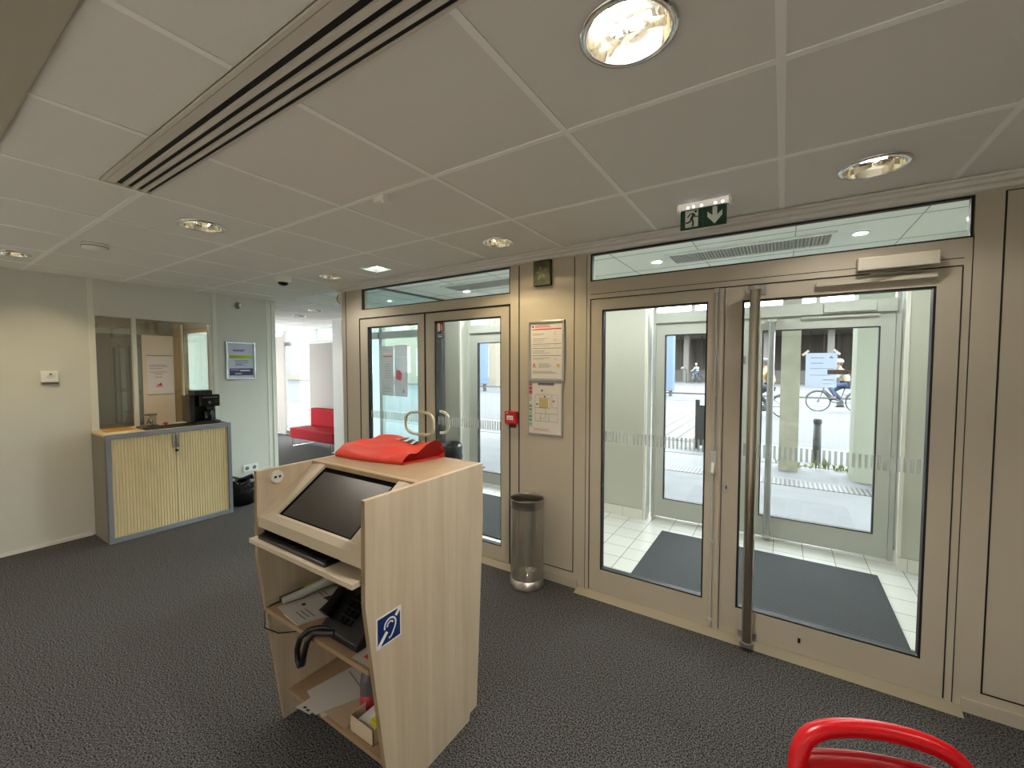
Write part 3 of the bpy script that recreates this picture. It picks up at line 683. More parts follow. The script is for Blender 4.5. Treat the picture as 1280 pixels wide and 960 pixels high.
# wall socket behind the black bin
t = thing('wall_socket', 'white double socket low on the left wall behind the black bag', 'socket', (XL, 2.40, 0.33))
MB().box(XL, XL + 0.012, 2.30, 2.46, 0.30, 0.38).build('face_plate', PLASW, t, bev=0.003)
for yy in (2.34, 2.42):
    m = MB(); m.cyl((XL + 0.010, yy, 0.34), (XL + 0.0135, yy, 0.34), 0.022, 16); m.build('outlet', PLASG, t)

# ------------------------------------------------------------------ framed notices
def lines(m, fr, u0, u1, vs, h, mi, jag=0.0):
    for v in vs:
        m.rect2(fr, u0, u1 - random.uniform(0, jag), v - h / 2, v + h / 2, mi)
def snap_frame(t, fr_o, u, v, nrm, W, H, w=0.018, d=0.014):
    o, u, v, n = Vector(fr_o), Vector(u), Vector(v), Vector(nrm)
    def bx(a0, a1, b0, b1):
        vs = []
        for dd in (0, d):
            for a, b in ((a0, b0), (a1, b0), (a1, b1), (a0, b1)): vs.append(o + u * a + v * b + n * dd)
        return vs
    m = MB()
    for r in ((0, w, 0, H), (W - w, W, 0, H), (w, W - w, 0, w), (w, W - w, H - w, H)):
        m.add(bx(*r), [(3,2,1,0),(4,5,6,7),(0,1,5,4),(1,2,6,5),(2,3,7,6),(3,0,4,7)])
    m.build('snap_frame', ALU, t, bev=0.003)
    return frame(o + n * 0.006, u, v), frame(o + n * 0.0068, u, v)

t = thing('framed_notice', 'framed printed notice with red title, upper one on the central panel', 'notice', (-1.395, YF, 1.635))
W, H = 0.285, 0.425
p0, p1 = snap_frame(t, (-1.537, YF, 1.425), (1, 0, 0), (0, 0, 1), (0, -1, 0), W, H)
m = MB(); m.rect2(p0, 0.012, W - 0.012, 0.012, H - 0.012, 0)
m.quad2(p1, [(0.034 + 0.007 * math.cos(k), 0.385 + 0.007 * math.sin(k)) for k in [i * 2 * PI / 10 for i in range(10)]], 3)
lines(m, p1, 0.05, 0.19, (0.390, 0.381), 0.0045, 2, 0.03); m.rect2(p1, 0.028, W - 0.025, 0.362, 0.369, 2)
lines(m, p1, 0.032, 0.16, (0.335, 0.326, 0.300, 0.290, 0.276), 0.0022, 1, 0.05); lines(m, p1, 0.2, 0.225, (0.345, 0.335, 0.325, 0.29, 0.28), 0.0035, 5, 0.01)
for v in (0.262, 0.232, 0.180): m.rect2(p1, 0.028, W - 0.025, v - 0.0016, v + 0.0016, 1)
lines(m, p1, 0.032, 0.2, (0.249, 0.216, 0.207, 0.198, 0.164, 0.155), 0.002, 1, 0.08); lines(m, p1, 0.205, 0.225, (0.25, 0.16, 0.15), 0.0035, 5)
m.quad2(p1, [(0.033, 0.108), (0.052, 0.108), (0.046, 0.132), (0.041, 0.122)], 2); lines(m, p1, 0.030, 0.06, (0.100,), 0.005, 2)
lines(m, p1, 0.08, 0.19, (0.122, 0.114, 0.106, 0.098), 0.0022, 1, 0.03); m.rect2(p1, 0.225, 0.248, 0.098, 0.122, 6); lines(m, p1, 0.03, 0.25, (0.07, 0.063, 0.056), 0.002, 1, 0.06)
m.build('paper_sheet', [PAPER, INK, INKR, INKD, INKG, INKPK, INKT], t, closed=False)

t = thing('evacuation_plan', 'framed evacuation plan, lower notice on the central panel', 'notice', (-1.405, YF, 1.23))
W, H = 0.283, 0.383
p0, p1 = snap_frame(t, (-1.548, YF, 1.040), (1, 0, 0), (0, 0, 1), (0, -1, 0), W, H, 0.012, 0.010)
m = MB(); m.rect2(p0, 0.01, W - 0.01, 0.01, H - 0.01, 0)
m.rect2(p1, 0.012, 0.042, 0.285, 0.368, 5); m.rect2(p1, 0.012, 0.042, 0.055, 0.225, 7); lines(m, p1, 0.014, 0.04, (0.275, 0.265, 0.255, 0.245), 0.003, 1, 0.008)
for v in (0.332, 0.305): m.rect2(p1, 0.018, 0.036, v - 0.006, v + 0.008, 2)
m.rect2(p1, 0.018, 0.036, 0.353, 0.363, 3)
for v in (0.205, 0.18, 0.13, 0.105): m.rect2(p1, 0.017, 0.037, v - 0.006, v + 0.006, 4)
m.rect2(p1, 0.024, 0.029, 0.148, 0.162, 4); m.quad2(p1, [(0.027, 0.065), (0.034, 0.08), (0.020, 0.08)], 4)
m.rect2(p1, 0.088, 0.215, 0.356, 0.371, 8); m.text2(frame(Vector(p1(0, 0)) - Vector((0, 0.0006, 0)), (1, 0, 0), (0, 0, 1)), "PLAN D'EVACUATION", 0.094, 0.3598, 0.0095, 0, width=0.115)
m.rect2(p1, 0.100, 0.168, 0.195, 0.262, 6)
for a in ([(0.065,0.10),(0.245,0.10),(0.245,0.29),(0.065,0.29),(0.065,0.10)], [(0.1,0.195),(0.1,0.265),(0.185,0.265),(0.185,0.195),(0.065,0.195)], [(0.2,0.29),(0.2,0.2),(0.245,0.2)], [(0.065,0.155),(0.245,0.155)], [(0.11,0.155),(0.11,0.10)], [(0.15,0.195),(0.15,0.12),(0.1,0.12)], [(0.175,0.155),(0.175,0.1)]):
    m.ribbon2(p1, a, 0.0022, 1)
for a in ((0.135, 0.27), (0.205, 0.24), (0.073, 0.215)): m.rect2(p1, a[0], a[0] + 0.016, a[1], a[1] + 0.010, 2 if a[0] > .2 else 4)
m.quad2(p1, [(0.12 + 0.008 * math.cos(k * PI / 5), 0.318 + 0.008 * math.sin(k * PI / 5)) for k in range(10)], 1)
lines(m, p1, 0.05, 0.24, (0.045, 0.03), 0.003, 5, 0.08); lines(m, p1, 0.06, 0.2, (0.038,), 0.002, 3, 0.03)
m.build('paper_sheet', [PAPER, INK, INKR, INKD, INKG, INKPK, INKT, mat('ink_mint', (190, 212, 190), .8), INKP], t, closed=False)

t = thing('framed_notice', 'small framed notice with yellow band and purple foot on left wall', 'notice', (XL, 2.31, 1.585))
W, H = 0.312, 0.425
p0, p1 = snap_frame(t, (XL, 2.154, 1.378), (0, 1, 0), (0, 0, 1), (1, 0, 0), W, H, 0.020, 0.016)
m = MB(); m.rect2(p0, 0.012, W - 0.012, 0.012, H - 0.012, 0)
lines(m, p1, 0.075, 0.22, (0.335, 0.322), 0.010, 2, 0.04); m.rect2(p1, 0.03, W - 0.035, 0.238, 0.275, 1); lines(m, p1, 0.05, 0.22, (0.264, 0.25), 0.005, 3, 0.06)
lines(m, p1, 0.09, 0.25, (0.215, 0.2, 0.185, 0.16), 0.006, 2, 0.06); lines(m, p1, 0.10, 0.17, (0.172,), 0.006, 6)
m.rect2(p1, 0.035, W - 0.03, 0.045, 0.125, 4)
p2 = frame(Vector(p1(0, 0)) + Vector((0.0006, 0, 0)), (0, 1, 0), (0, 0, 1))
m.rect2(p2, 0.14, 0.25, 0.094, 0.106, 5); m.rect2(p2, 0.045, 0.13, 0.105, 0.110, 5); m.rect2(p2, 0.09, 0.16, 0.062, 0.069, 5)
m.build('paper_sheet', [mat('paper_lilac', (196, 198, 214), 0.5), INKY, mat('ink_lilac', (120, 118, 164), .8), INKG, INKP, WHITE, INKG], t, closed=False)

# paper strip stuck inside the office window
t = thing('window_poster', 'tall three-part paper sheet stuck inside the office window', 'poster', (XL - 0.06, 1.565, 0.95))
pf = frame((XL - 0.038, 1.445, 0.95), (0, 1, 0), (0, 0, 1)); pg = frame((XL - 0.037, 1.445, 0.95), (0, 1, 0), (0, 0, 1))
m = MB(); m.box(XL - 0.042, XL - 0.038, 1.445, 1.695, 0.95, 1.835, 0)
for v in (0.685, 0.295): m.rect2(pg, 0.028, 0.245, v - 0.003, v + 0.003, 1)
m.rect2(pg, 0.035, 0.235, 0.31, 0.67, 4)
pg = frame((XL - 0.0362, 1.445, 0.95), (0, 1, 0), (0, 0, 1))
lines(m, pg, 0.05, 0.21, (0.59, 0.575, 0.555, 0.52), 0.004, 2, 0.06); lines(m, pg, 0.09, 0.17, (0.5, 0.47), 0.004, 2, 0.03)
m.quad2(pg, [(0.10, 0.385), (0.15, 0.385), (0.14, 0.415), (0.125, 0.40)], 3); lines(m, pg, 0.095, 0.155, (0.375,), 0.007, 3)
m.build('paper_sheet', [mat('paper_beige', (226, 206, 180), .8), INK, INK, INKR, mat('paper_rose', (228, 212, 204), .8)], t, closed=False)

# office behind the window: a grey door with pale frame
t = tag(thing('door_9', 'grey office door with a pale frame behind the office window', 'door', (-8.19, 1.55, 0)), kind='structure')
m = MB(); m.box(-8.2, -8.17, 1.55, 2.35, 0, 2.0); m.build('leaf_frame', mat('office_door', (120, 118, 110), 0.6), t)
m = MB(); m.box(-8.2, -8.16, 1.47, 1.55, 0, 2.08); m.box(-8.2, -8.16, 2.35, 2.43, 0, 2.08); m.box(-8.2, -8.16, 1.55, 2.35, 2.0, 2.08); m.build('door_frame', mat('office_frame', (176, 174, 168), 0.6), t)
t = thing('office_fill_lamp', 'unseen round lamp added to brighten the office', 'ceiling light', (-6.8, 1.3, CE))
MB().lathe([(0, -.001), (0.14, -.001), (0.14, -0.03), (0, -0.035)], -6.8, 1.3, CE, 20).build('diffuser', mat('office_fill_glow', (255, 240, 215), .5, emit=((255, 236, 208), 70.0)), t)  # added lamp, out of view, lifts the brightness of the office

# ------------------------------------------------------------------ exit sign
t = thing('exit_sign', 'green emergency exit sign with running figure and down arrow', 'exit sign', (-0.33, 2.18, CE))
m = MB(); m.prism([(2.158, CE - 0.002), (2.212, CE - 0.002), (2.200, CE - 0.03), (2.170, CE - 0.03)], 'x', -0.445, -0.225)
m.build('housing', mat('clear_housing', (214, 212, 206), 0.15, 0.6), t)
for xx in (-0.453, -0.225):
    m = MB(); m.prism([(2.150, CE), (2.222, CE), (2.205, CE - 0.012), (2.195, CE - 0.036), (2.175, CE - 0.036), (2.165, CE - 0.012)], 'x', xx, xx + 0.008); m.build('end_cap', PLASW, t)
m = MB()
for xx in (-0.40, -0.375, -0.34, -0.28, -0.25): m.ball((xx, 2.166, CE - 0.022), 0.005, 8)
m.build('led', LED, t)
MB().box(-0.436, -0.234, 2.182, 2.190, CE - 0.120, CE - 0.024).build('sign_panel', GREEND, t)
fr = frame((-0.436, 2.1812, CE - 0.120), (1, 0, 0), (0, 0, 1)); fr2 = frame((-0.436, 2.1806, CE - 0.120), (1, 0, 0), (0, 0, 1))
m = MB(); m.rect2(fr, 0.022, 0.080, 0.008, 0.088, 0)
R = lambda p, w: m.ribbon2(fr2, p, w, 1)
m.quad2(fr2, [(0.069 + 0.006 * math.cos(k * PI / 6), 0.080 + 0.006 * math.sin(k * PI / 6)) for k in range(12)], 1)
m.quad2(fr2, [(0.056, 0.074), (0.067, 0.068), (0.056, 0.044), (0.044, 0.048)], 1)
R([(0.060, 0.072), (0.044, 0.070), (0.032, 0.056)], 0.006); R([(0.064, 0.068), (0.066, 0.055), (0.079, 0.056)], 0.006)
R([(0.049, 0.049), (0.044, 0.034), (0.024, 0.030)], 0.008); R([(0.053, 0.047), (0.058, 0.032), (0.056, 0.010)], 0.008)
m.quad2(fr, [(0.142, 0.088), (0.162, 0.088), (0.162, 0.048), (0.184, 0.068), (0.184, 0.044), (0.152, 0.008), (0.120, 0.044), (0.120, 0.068), (0.142, 0.048)], 0)
m.rect2(fr, 0.0995, 0.1010, 0.0, 0.096, 2)
m.build('pictogram', [SIGNW, GREEND, INKG], t, closed=False)

# fire call point, leaf box
t = thing('fire_call_point', 'red manual fire alarm call point on the door post', 'alarm', (-1.675, YF, 1.15))
MB().box(-1.724, -1.628, YF - 0.045, YF, 1.105, 1.197).build('housing', FIRE, t, bev=0.006)
m = MB(); fr = frame((-1.724, YF - 0.0457, 1.105), (1, 0, 0), (0, 0, 1)); fr2 = frame((-1.724, YF - 0.0462, 1.105), (1, 0, 0), (0, 0, 1))
m.rect2(fr, 0.020, 0.076, 0.030, 0.062, 0); m.rect2(fr, 0.015, 0.03, 0.076, 0.084, 0)
for k in (0.034, 0.046, 0.058): m.quad2(fr2, [(k, 0.040), (k + .006, 0.040), (k + .003, 0.052)], 1)
m.build('break_plate', [WHITE, INKD], t, closed=False)
MB().box(-1.700, -1.650, YF - 0.012, YF, 1.075, 1.105).build('base_skirt', mat('fire_dark', (110, 18, 18), 0.4), t)
t = thing('air_freshener', 'dark green leaf-patterned small box high on the central panel', 'dispenser', (-1.42, YF, 2.18))
MB().box(-1.488, -1.352, YF - 0.032, YF, 2.092, 2.268).build('box_body', LEAFM, t, bev=0.004)
m = MB(); fr = frame((-1.42, YF - 0.0328, 2.18), (1, 0, 0), (0, 0, 1))
for a, l in ((0.5, .06), (1.9, .055), (3.0, .05), (4.2, .06), (5.3, .05)):
    c, s_ = math.cos(a), math.sin(a)
    m.quad2(fr, [(0, 0), (c * l * .5 - s_ * .012, s_ * l * .5 + c * .012), (c * l, s_ * l), (c * l * .5 + s_ * .012, s_ * l * .5 - c * .012)], 0)
m.build('leaf_motif', mat('leaf_pale', (112, 116, 84), .6), t, closed=False)

# papers on the glass of the left inner door and outer door
t = thing('door_notice', 'two-sheet paper notice taped to the left inner door glass, seen from behind', 'notice', (-2.99, YF + 0.03, 1.48))
pf = frame((-3.165, YF + 0.019, 1.255), (1, 0, 0), (0, 0, 1)); pg = frame((-3.165, YF + 0.0182, 1.255), (1, 0, 0), (0, 0, 1))
m = MB(); m.rect2(pf, 0, 0.172, 0, 0.46, 0); m.rect2(pf, 0.182, 0.35, 0.0, 0.465, 0)
lines(m, pg, 0.03, 0.16, (0.365,), 0.012, 1, 0.02); lines(m, pg, 0.02, 0.165, (0.395,), 0.005, 2); lines(m, pg, 0.05, 0.14, (0.29, 0.27, 0.25, 0.23, 0.21, 0.19, 0.17), 0.004, 3, 0.03); lines(m, pg, 0.03, 0.16, (0.08, 0.065, 0.04), 0.004, 3, 0.05)
m.quad2(pg, [(0.20, 0.16), (0.265, 0.14), (0.285, 0.20), (0.255, 0.235), (0.21, 0.24)], 4); m.quad2(pg, [(0.285, 0.035), (0.315, 0.035), (0.30, 0.075)], 3); lines(m, pg, 0.19, 0.34, (0.36, 0.22), 0.003, 2, 0.02)
m.build('paper_sheet', [PAPERV, mat('ink_red_dim', (168, 70, 84), .8), INKPK, INK, mat('ink_rose', (206, 110, 130), .8)], t, closed=False)
t = thing('extinguisher_sticker', 'red extinguisher sticker at the top of the left inner door glass', 'sticker', (-2.43, YF + 0.02, 1.84))
pf = frame((-2.452, YF + 0.0195, 1.765), (1, 0, 0), (0, 0, 1)); pg = frame((-2.452, YF + 0.019, 1.765), (1, 0, 0), (0, 0, 1))
m = MB(); m.rect2(pf, 0, 0.072, 0.052, 0.13, 0); m.rect2(pf, 0, 0.072, 0, 0.04, 1); m.rect2(pg, 0.006, 0.034, 0.058, 0.124, 2); m.rect2(pg, 0.045, 0.057, 0.062, 0.108, 2); m.rect2(pg, 0.048, 0.054, 0.108, 0.118, 2)
lines(m, pg, 0.006, 0.066, (0.028, 0.012), 0.008, 2, 0.01); m.build('sticker_face', [FIRE, BLUE, WHITE], t, closed=False)

t = thing('door_notice', 'pale blue paper notice taped to the outer door glass', 'notice', (0.27, YO + 0.02, 1.5))
pf = frame((0.163, YO + 0.0215, 1.355), (1, 0, 0), (0, 0, 1)); pg = frame((0.163, YO + 0.0205, 1.355), (1, 0, 0), (0, 0, 1))
m = MB(); m.rect2(pf, 0, 0.212, 0, 0.285, 0)
lines(m, pg, 0.035, 0.135, (0.245, 0.20), 0.004, 1, 0.02); lines(m, pg, 0.03, 0.19, (0.155, 0.10), 0.003, 1, 0.03); lines(m, pg, 0.12, 0.2, (0.065, 0.06, 0.03), 0.003, 2, 0.03); m.quad2(pg, [(0.155, 0.24), (0.19, 0.24), (0.17, 0.262)], 2)
m.build('paper_sheet', [PAPERB, mat('ink_mauve', (84, 78, 106), .8), mat('ink_pale', (120, 120, 140), .8)], t, closed=False)
for (u, v, a) in ((-0.002, 0.287, 0.75), (0.208, 0.292, -0.75)):
    m = MB(); c, s_ = math.cos(a), math.sin(a)
    m.quad2(pg, [(u + p * c - q * s_, v + p * s_ + q * c) for p, q in ((-.03, -.009), (.03, -.009), (.03, .009), (-.03, .009))]); m.build('tape', WHITE, t, closed=False)
t = thing('push_sticker', 'dark brown POUSSEZ sticker on the outer door glass', 'sticker', (0.385, YO + 0.02, 1.48))
pf = frame((0.312, YO + 0.0198, 1.462), (1, 0, 0), (0, 0, 1)); pg = frame((0.312, YO + 0.0193, 1.462), (1, 0, 0), (0, 0, 1))
m = MB(); m.rect2(pf, 0, 0.15, 0, 0.040, 0); m.text2(pg, 'POUSSEZ', 0.014, 0.011, 0.026, 1, width=0.12); m.build('sticker_face', [mat('brown_film', (104, 88, 74), .5), INKD], t, closed=False)

# ------------------------------------------------------------------ steel waste bin
bx_, by_ = -1.475, 2.462
t = thing('waste_bin', 'tall perforated steel waste bin against the central panel', 'bin', (bx_, by_, 0))
def perf_mat():
    m = mat('perforated_steel', (206, 202, 194), 0.42, 1.0)
    nt = m.node_tree; b = nt.nodes['Principled BSDF']; out = nt.nodes['Material Output']
    tc = nt.nodes.new('ShaderNodeTexCoord'); sp = nt.nodes.new('ShaderNodeSeparateXYZ'); at = nt.nodes.new('ShaderNodeMath'); at.operation = 'ARCTAN2'
    nt.links.new(tc.outputs['Object'], sp.inputs[0]); nt.links.new(sp.outputs['Y'], at.inputs[0]); nt.links.new(sp.outputs['X'], at.inputs[1])
    def sine(src, k):
        a = nt.nodes.new('ShaderNodeMath'); a.operation = 'MULTIPLY'; a.inputs[1].default_value = k; s = nt.nodes.new('ShaderNodeMath'); s.operation = 'SINE'
        nt.links.new(src, a.inputs[0]); nt.links.new(a.outputs[0], s.inputs[0]); return s.outputs[0]
    p = nt.nodes.new('ShaderNodeMath'); p.operation = 'MULTIPLY'
    nt.links.new(sine(at.outputs[0], 56), p.inputs[0]); nt.links.new(sine(sp.outputs['Z'], 480), p.inputs[1])
    g = nt.nodes.new('ShaderNodeMath'); g.operation = 'GREATER_THAN'; g.inputs[1].default_value = 0.32
    nt.links.new(p.outputs[0], g.inputs[0])
    tr = nt.nodes.new('ShaderNodeBsdfTransparent'); mx = nt.nodes.new('ShaderNodeMixShader')
    nt.links.new(g.outputs[0], mx.inputs[0]); nt.links.new(b.outputs[0], mx.inputs[1]); nt.links.new(tr.outputs[0], mx.inputs[2]); nt.links.new(mx.outputs[0], out.inputs[0])
    return m
MB().lathe([(0.115, 0.06), (0.115, 0.555)], bx_, by_, 0, 48).build('mesh_wall', perf_mat(), t, closed=False)
m = MB(); m.lathe([(0.117, 0.555), (0.117, 0.61), (0.119, 0.613), (0.116, 0.616), (0.113, 0.613), (0.113, 0.555), (0.117, 0.555)], bx_, by_, 0, 48); m.build('rim', STEEL, t)
m = MB(); m.lathe([(0.0, 0.012), (0.112, 0.012), (0.114, 0.065), (0.117, 0.065), (0.117, 0.010), (0.119, 0.006), (0.117, 0), (0.0, 0)], bx_, by_, 0, 48); m.build('base', STEEL, t)

# ------------------------------------------------------------------ tambour cabinet
t = thing('tambour_cabinet', 'low grey office cabinet with maple tambour doors under the window', 'cabinet', (-4.99, 1.535, 0))
fx, bk = -4.79, -5.195; c0, c1 = 1.055, 2.012; ZC = 0.945
m = MB(); m.box(bk, fx, c0, c0 + 0.022, 0.0, ZC - 0.02); m.box(bk, fx, c1 - 0.022, c1, 0.0, ZC - 0.02); m.box(bk, bk + 0.01, c0, c1, 0, ZC - 0.02); m.box(bk, fx - 0.03, c0 + .02, c1 - .02, 0.02, 0.04)
m.build('carcass', CABSIDE, t)
m = MB(); m.box(fx - 0.02, fx + 0.002, c0, c0 + 0.032, 0, ZC); m.box(fx - 0.02, fx + 0.002, c1 - 0.032, c1, 0, ZC); m.box(fx - 0.02, fx + 0.002, c0 + .032, c1 - .032, ZC - 0.042, ZC); m.box(fx - 0.02, fx + 0.002, c0 + .032, c1 - .032, 0, 0.045)
m.build('front_frame', CABGREY, t, bev=0.002)
MB().box(bk, fx - 0.02, c0, c1, ZC - 0.02, ZC).build('top', MAPLE, t)
ym = (c0 + c1) / 2 + 0.01
for a, b in ((c0 + 0.032, ym - 0.001), (ym + 0.001, c1 - 0.032)):
    m = MB(); n = max(1, round((b - a) / 0.0215)); w = (b - a) / n
    poly = [(fx - 0.022, a)]
    for k in range(n):
        y0 = a + k * w; poly += [(fx - 0.014, y0 + 0.0015), (fx - 0.009, y0 + w * 0.25), (fx - 0.009, y0 + w * 0.75), (fx - 0.014, y0 + w - 0.0015)]
    poly.append((fx - 0.022, b)); m.prism(poly, 'z', 0.045, ZC - 0.042); m.build('tambour_door', TAMB, t)
for yy in (ym - 0.014, ym + 0.014):
    m = MB(); m.box(fx - 0.010, fx + 0.008, yy - 0.009, yy + 0.009, 0.765, 0.885); m.build('handle', CHROME, t, bev=0.004)
m = MB(); m.cyl((fx - 0.012, ym + 0.004, 0.735), (fx + 0.008, ym + 0.004, 0.735), 0.012, 16); m.build('lock', PLASB, t)
m = MB(); m.box(fx + 0.004, fx + 0.007, ym - 0.006, ym + 0.004, 0.67, 0.705); m.tube([(fx + 0.006, ym - 0.001 + 0.009 * math.cos(k * PI / 6), 0.70 + 0.009 * math.sin(k * PI / 6)) for k in range(12)], 0.0018, 6, True); m.build('key', STEEL, t)

t = thing('wooden_tray', 'small golden wooden tray at the window end of the cabinet', 'tray', (-5.07, 1.20, ZC))
m = MB(); m.box(-5.12, -4.99, 1.11, 1.30, ZC, ZC + 0.006); m.build('tray_base', TRAYW, t, bev=0.002)
m = MB(); m.box(-5.125, -5.115, 1.105, 1.305, ZC, ZC + 0.018); m.box(-4.995, -4.985, 1.105, 1.305, ZC, ZC + 0.018); m.box(-5.115, -4.995, 1.105, 1.115, ZC, ZC + 0.018); m.box(-5.115, -4.995, 1.295, 1.305, ZC, ZC + 0.018); m.build('tray_rim', TRAYW, t, bev=0.002)
tag(MB().box(-5.13, -4.845, 1.34, 1.995, ZC, ZC + 0.004).build('counter_mat', mat('mat_dark', (46, 42, 38), .6)), 'thin dark mat under the coffee maker on the cabinet', 'mat')
t = thing('small_tray', 'dark wooden coaster tray holding the glass of sweets', 'tray', (-4.98, 1.42, ZC + 0.004))
MB().box(-5.06, -4.90, 1.335, 1.495, ZC + .004, ZC + 0.012).build('tray_base', mat('dark_wood', (96, 78, 56), .5), t, bev=.003)
m = MB(); m.box(-5.064, -5.056, 1.331, 1.499, ZC + .004, ZC + .02); m.box(-4.904, -4.896, 1.331, 1.499, ZC + .004, ZC + .02); m.build('tray_rim', mat('dark_wood_rim', (84, 66, 46), .5), t)
jx, jy = -4.98, 1.415
t = thing('glass_jar', 'clear glass jar of wrapped sweets on the coaster tray', 'jar', (jx, jy, ZC + 0.012))
m = MB(); m.lathe([(0, 0.001), (0.036, 0.001), (0.042, 0.012), (0.043, 0.10), (0.0465, 0.108), (0.0465, 0.112), (0.041, 0.108), (0.040, 0.012), (0.034, 0.005), (0, 0.005)], jx, jy, ZC + 0.012, 28); m.build('jar_glass', glass_mat('jar_glass', (0.93, 0.95, 0.93), 0.12), t)
m = MB()
for k in range(26):
    a = random.uniform(0, 6.28); r = random.uniform(0, 0.026); m.ball((jx + r * math.cos(a), jy + r * math.sin(a), ZC + 0.03 + random.uniform(0, 0.055)), random.uniform(0.007, 0.010), 8, random.randint(0, 2))
o = m.build('sweets', [mat('sweet_cream', (220, 212, 196), .4), mat('sweet_brown', (96, 78, 58), .4), mat('sweet_silver', (170, 170, 170), .3, .6)], t); tag(o, kind='stuff')
m = MB(); m.lathe([(0, 0.112), (0.050, 0.112), (0.050, 0.122), (0.0, 0.124)], jx, jy, ZC + 0.012, 28); m.build('lid', mat('lid_grey', (96, 92, 82), .4, .5), t)
t = thing('red_candle', 'small red flower-shaped ornament beside the sweets jar', 'ornament', (-4.97, 1.525, ZC + 0.004))
m = MB(); m.tube([(-4.97, 1.525, ZC + 0.012), (-4.97, 1.525, ZC + 0.03)], 0.006, 8); m.build('stem', mat('stem_dark', (60, 50, 40), .6), t)
m = MB()
for k in range(6): m.ball((-4.97 + 0.011 * math.cos(k * PI / 3), 1.525 + 0.011 * math.sin(k * PI / 3), ZC + 0.036), 0.010, 8)
m.ball((-4.97, 1.525, ZC + 0.040), 0.011, 8); m.build('blossom', mat('blossom_red', (176, 30, 52), .5), t)

# coffee maker
t = thing('coffee_maker', 'black capsule coffee machine on the tambour cabinet', 'coffee maker', (-4.97, 1.83, ZC + 0.004))
Z = ZC + 0.004
m = MB(); m.prism([(-5.10, 1.735), (-4.86, 1.735), (-4.845, 1.76), (-4.845, 1.925), (-4.86, 1.95), (-5.10, 1.95)], 'z', Z, Z + 0.028); m.build('base', PLASB, t, bev=.004)
m = MB(); m.box(-5.10, -4.97, 1.735, 1.95, Z + 0.028, Z + 0.29); m.build('body', PLASB, t, bev=.008)
m = MB(); m.box(-4.975, -4.875, 1.770, 1.955, Z + 0.17, Z + 0.292); m.build('brew_head', PLASBG, t, bev=.010)
m = MB(); m.box(-5.09, -4.92, 1.755, 1.905, Z + 0.29, Z + 0.335); m.build('top_hatch', PLASB, t, bev=.006)
m = MB(); m.box(-5.10, -4.90, 1.700, 1.740, Z + 0.02, Z + 0.285); m.build('water_tank', mat('smoked_tank', (28, 30, 32), .12), t, bev=.006)
m = MB(); m.cyl((-4.92, 1.86, Z + 0.17), (-4.92, 1.86, Z + 0.135), 0.018, 14); m.build('spout', PLASBG, t)
m = MB(); m.lathe([(0.045, 0), (0.052, 0.05), (0.046, 0.09), (0.044, 0.10), (0.041, 0.09), (0.046, 0.05), (0.040, 0.004)], -4.92, 1.86, Z + 0.030, 20); m.tube([(-4.905, 1.81, Z + 0.115), (-4.89, 1.785, Z + 0.10), (-4.89, 1.785, Z + 0.06), (-4.905, 1.812, Z + 0.05)], 0.006, 8); m.build('cup', PLASBG, t)
m = MB(); m.cyl((-4.876, 1.86, Z + 0.215), (-4.872, 1.86, Z + 0.215), 0.012, 14); m.box(-4.876, -4.8735, 1.80, 1.93, Z + 0.262, Z + 0.268); m.build('control_button', mat('button_grey', (120, 120, 122), .3, .5), t)

# black bin with bag right of the cabinet
cx_, cy_ = -5.02, 2.20
t = thing('waste_bin', 'black waste bin with black bag between the cabinet and the wall end', 'bin', (cx_, cy_, 0))
MB().lathe([(0, 0), (0.115, 0), (0.135, 0.26), (0.128, 0.26), (0.11, 0.01), (0, 0.01)], cx_, cy_, 0, 24).build('bin_body', PLASB, t)
m = MB(); vs = []; fs = []; n = 26; prof = [(0.10, 0.24), (0.125, 0.275), (0.142, 0.275), (0.148, 0.25), (0.141, 0.20), (0.146, 0.16)]
for i in range(n):
    a = 2 * PI * i / n
    for q, (r, z) in enumerate(prof):
        rr = r * (1 + 0.05 * math.sin(6 * a + q) * (q > 1)); vs.append((cx_ + rr * math.cos(a), cy_ + rr * math.sin(a), z + 0.018 * math.sin(4 * a) * (q in (1, 2)) + random.uniform(-.006, .006)))
for i in range(n):
    j = (i + 1) % n
    for q in range(5): fs.append((i * 6 + q, j * 6 + q, j * 6 + q + 1, i * 6 + q + 1))
m.add(vs, fs, 0, True); m.tube([(cx_ + .10, cy_ + 0.02, 0.26), (cx_ + .11, cy_ + 0.035, 0.315), (cx_ + .10, cy_ + 0.06, 0.33), (cx_ + .09, cy_ + .07, 0.27)], 0.012, 8); m.build('bin_liner', BINBAG, t, closed=False)
# ------------------------------------------------------------------ self-service kiosk
KL, KR = -1.80, -1.10; TH = 0.019
t = thing('kiosk', 'elm wood self-service kiosk with sloped screen and open shelves', 'kiosk', (-1.45, 1.15, 0))
prof = [(0.836, 1.105), (1.455, 1.105), (1.455, 0.85), (1.405, 0.03), (1.36, 0.03), (1.352, 0.0), (0.925, 0.0), (0.832, 0.76)]
for x0, inn in ((KL, 1), (KR - TH, -1)):
    m = MB(); m.prism(prof, 'x', x0, x0 + TH, 0)
    p = m.build('side_panel', WOOD, t)
    # darker edge band on the front edge
    m = MB(); q = [(0.836, 1.105), (0.832, 0.76), (0.925, 0.0)]
    for (a, b), (c, d) in zip(q[:-1], q[1:]):
        m.add([(x0, a - .0008, b), (x0 + TH, a - .0008, b), (x0 + TH, c - .0008, d), (x0, c - .0008, d)], [(0, 1, 2, 3)])
    e = m.build('edge_band', EDGE, t, closed=False); e.parent = p
xl, xr = KL + TH, KR - TH
m = MB(); m.box(xl, xr, 1.075, 1.455, 1.087, 1.1045); m.build('top_board', WOODT, t)
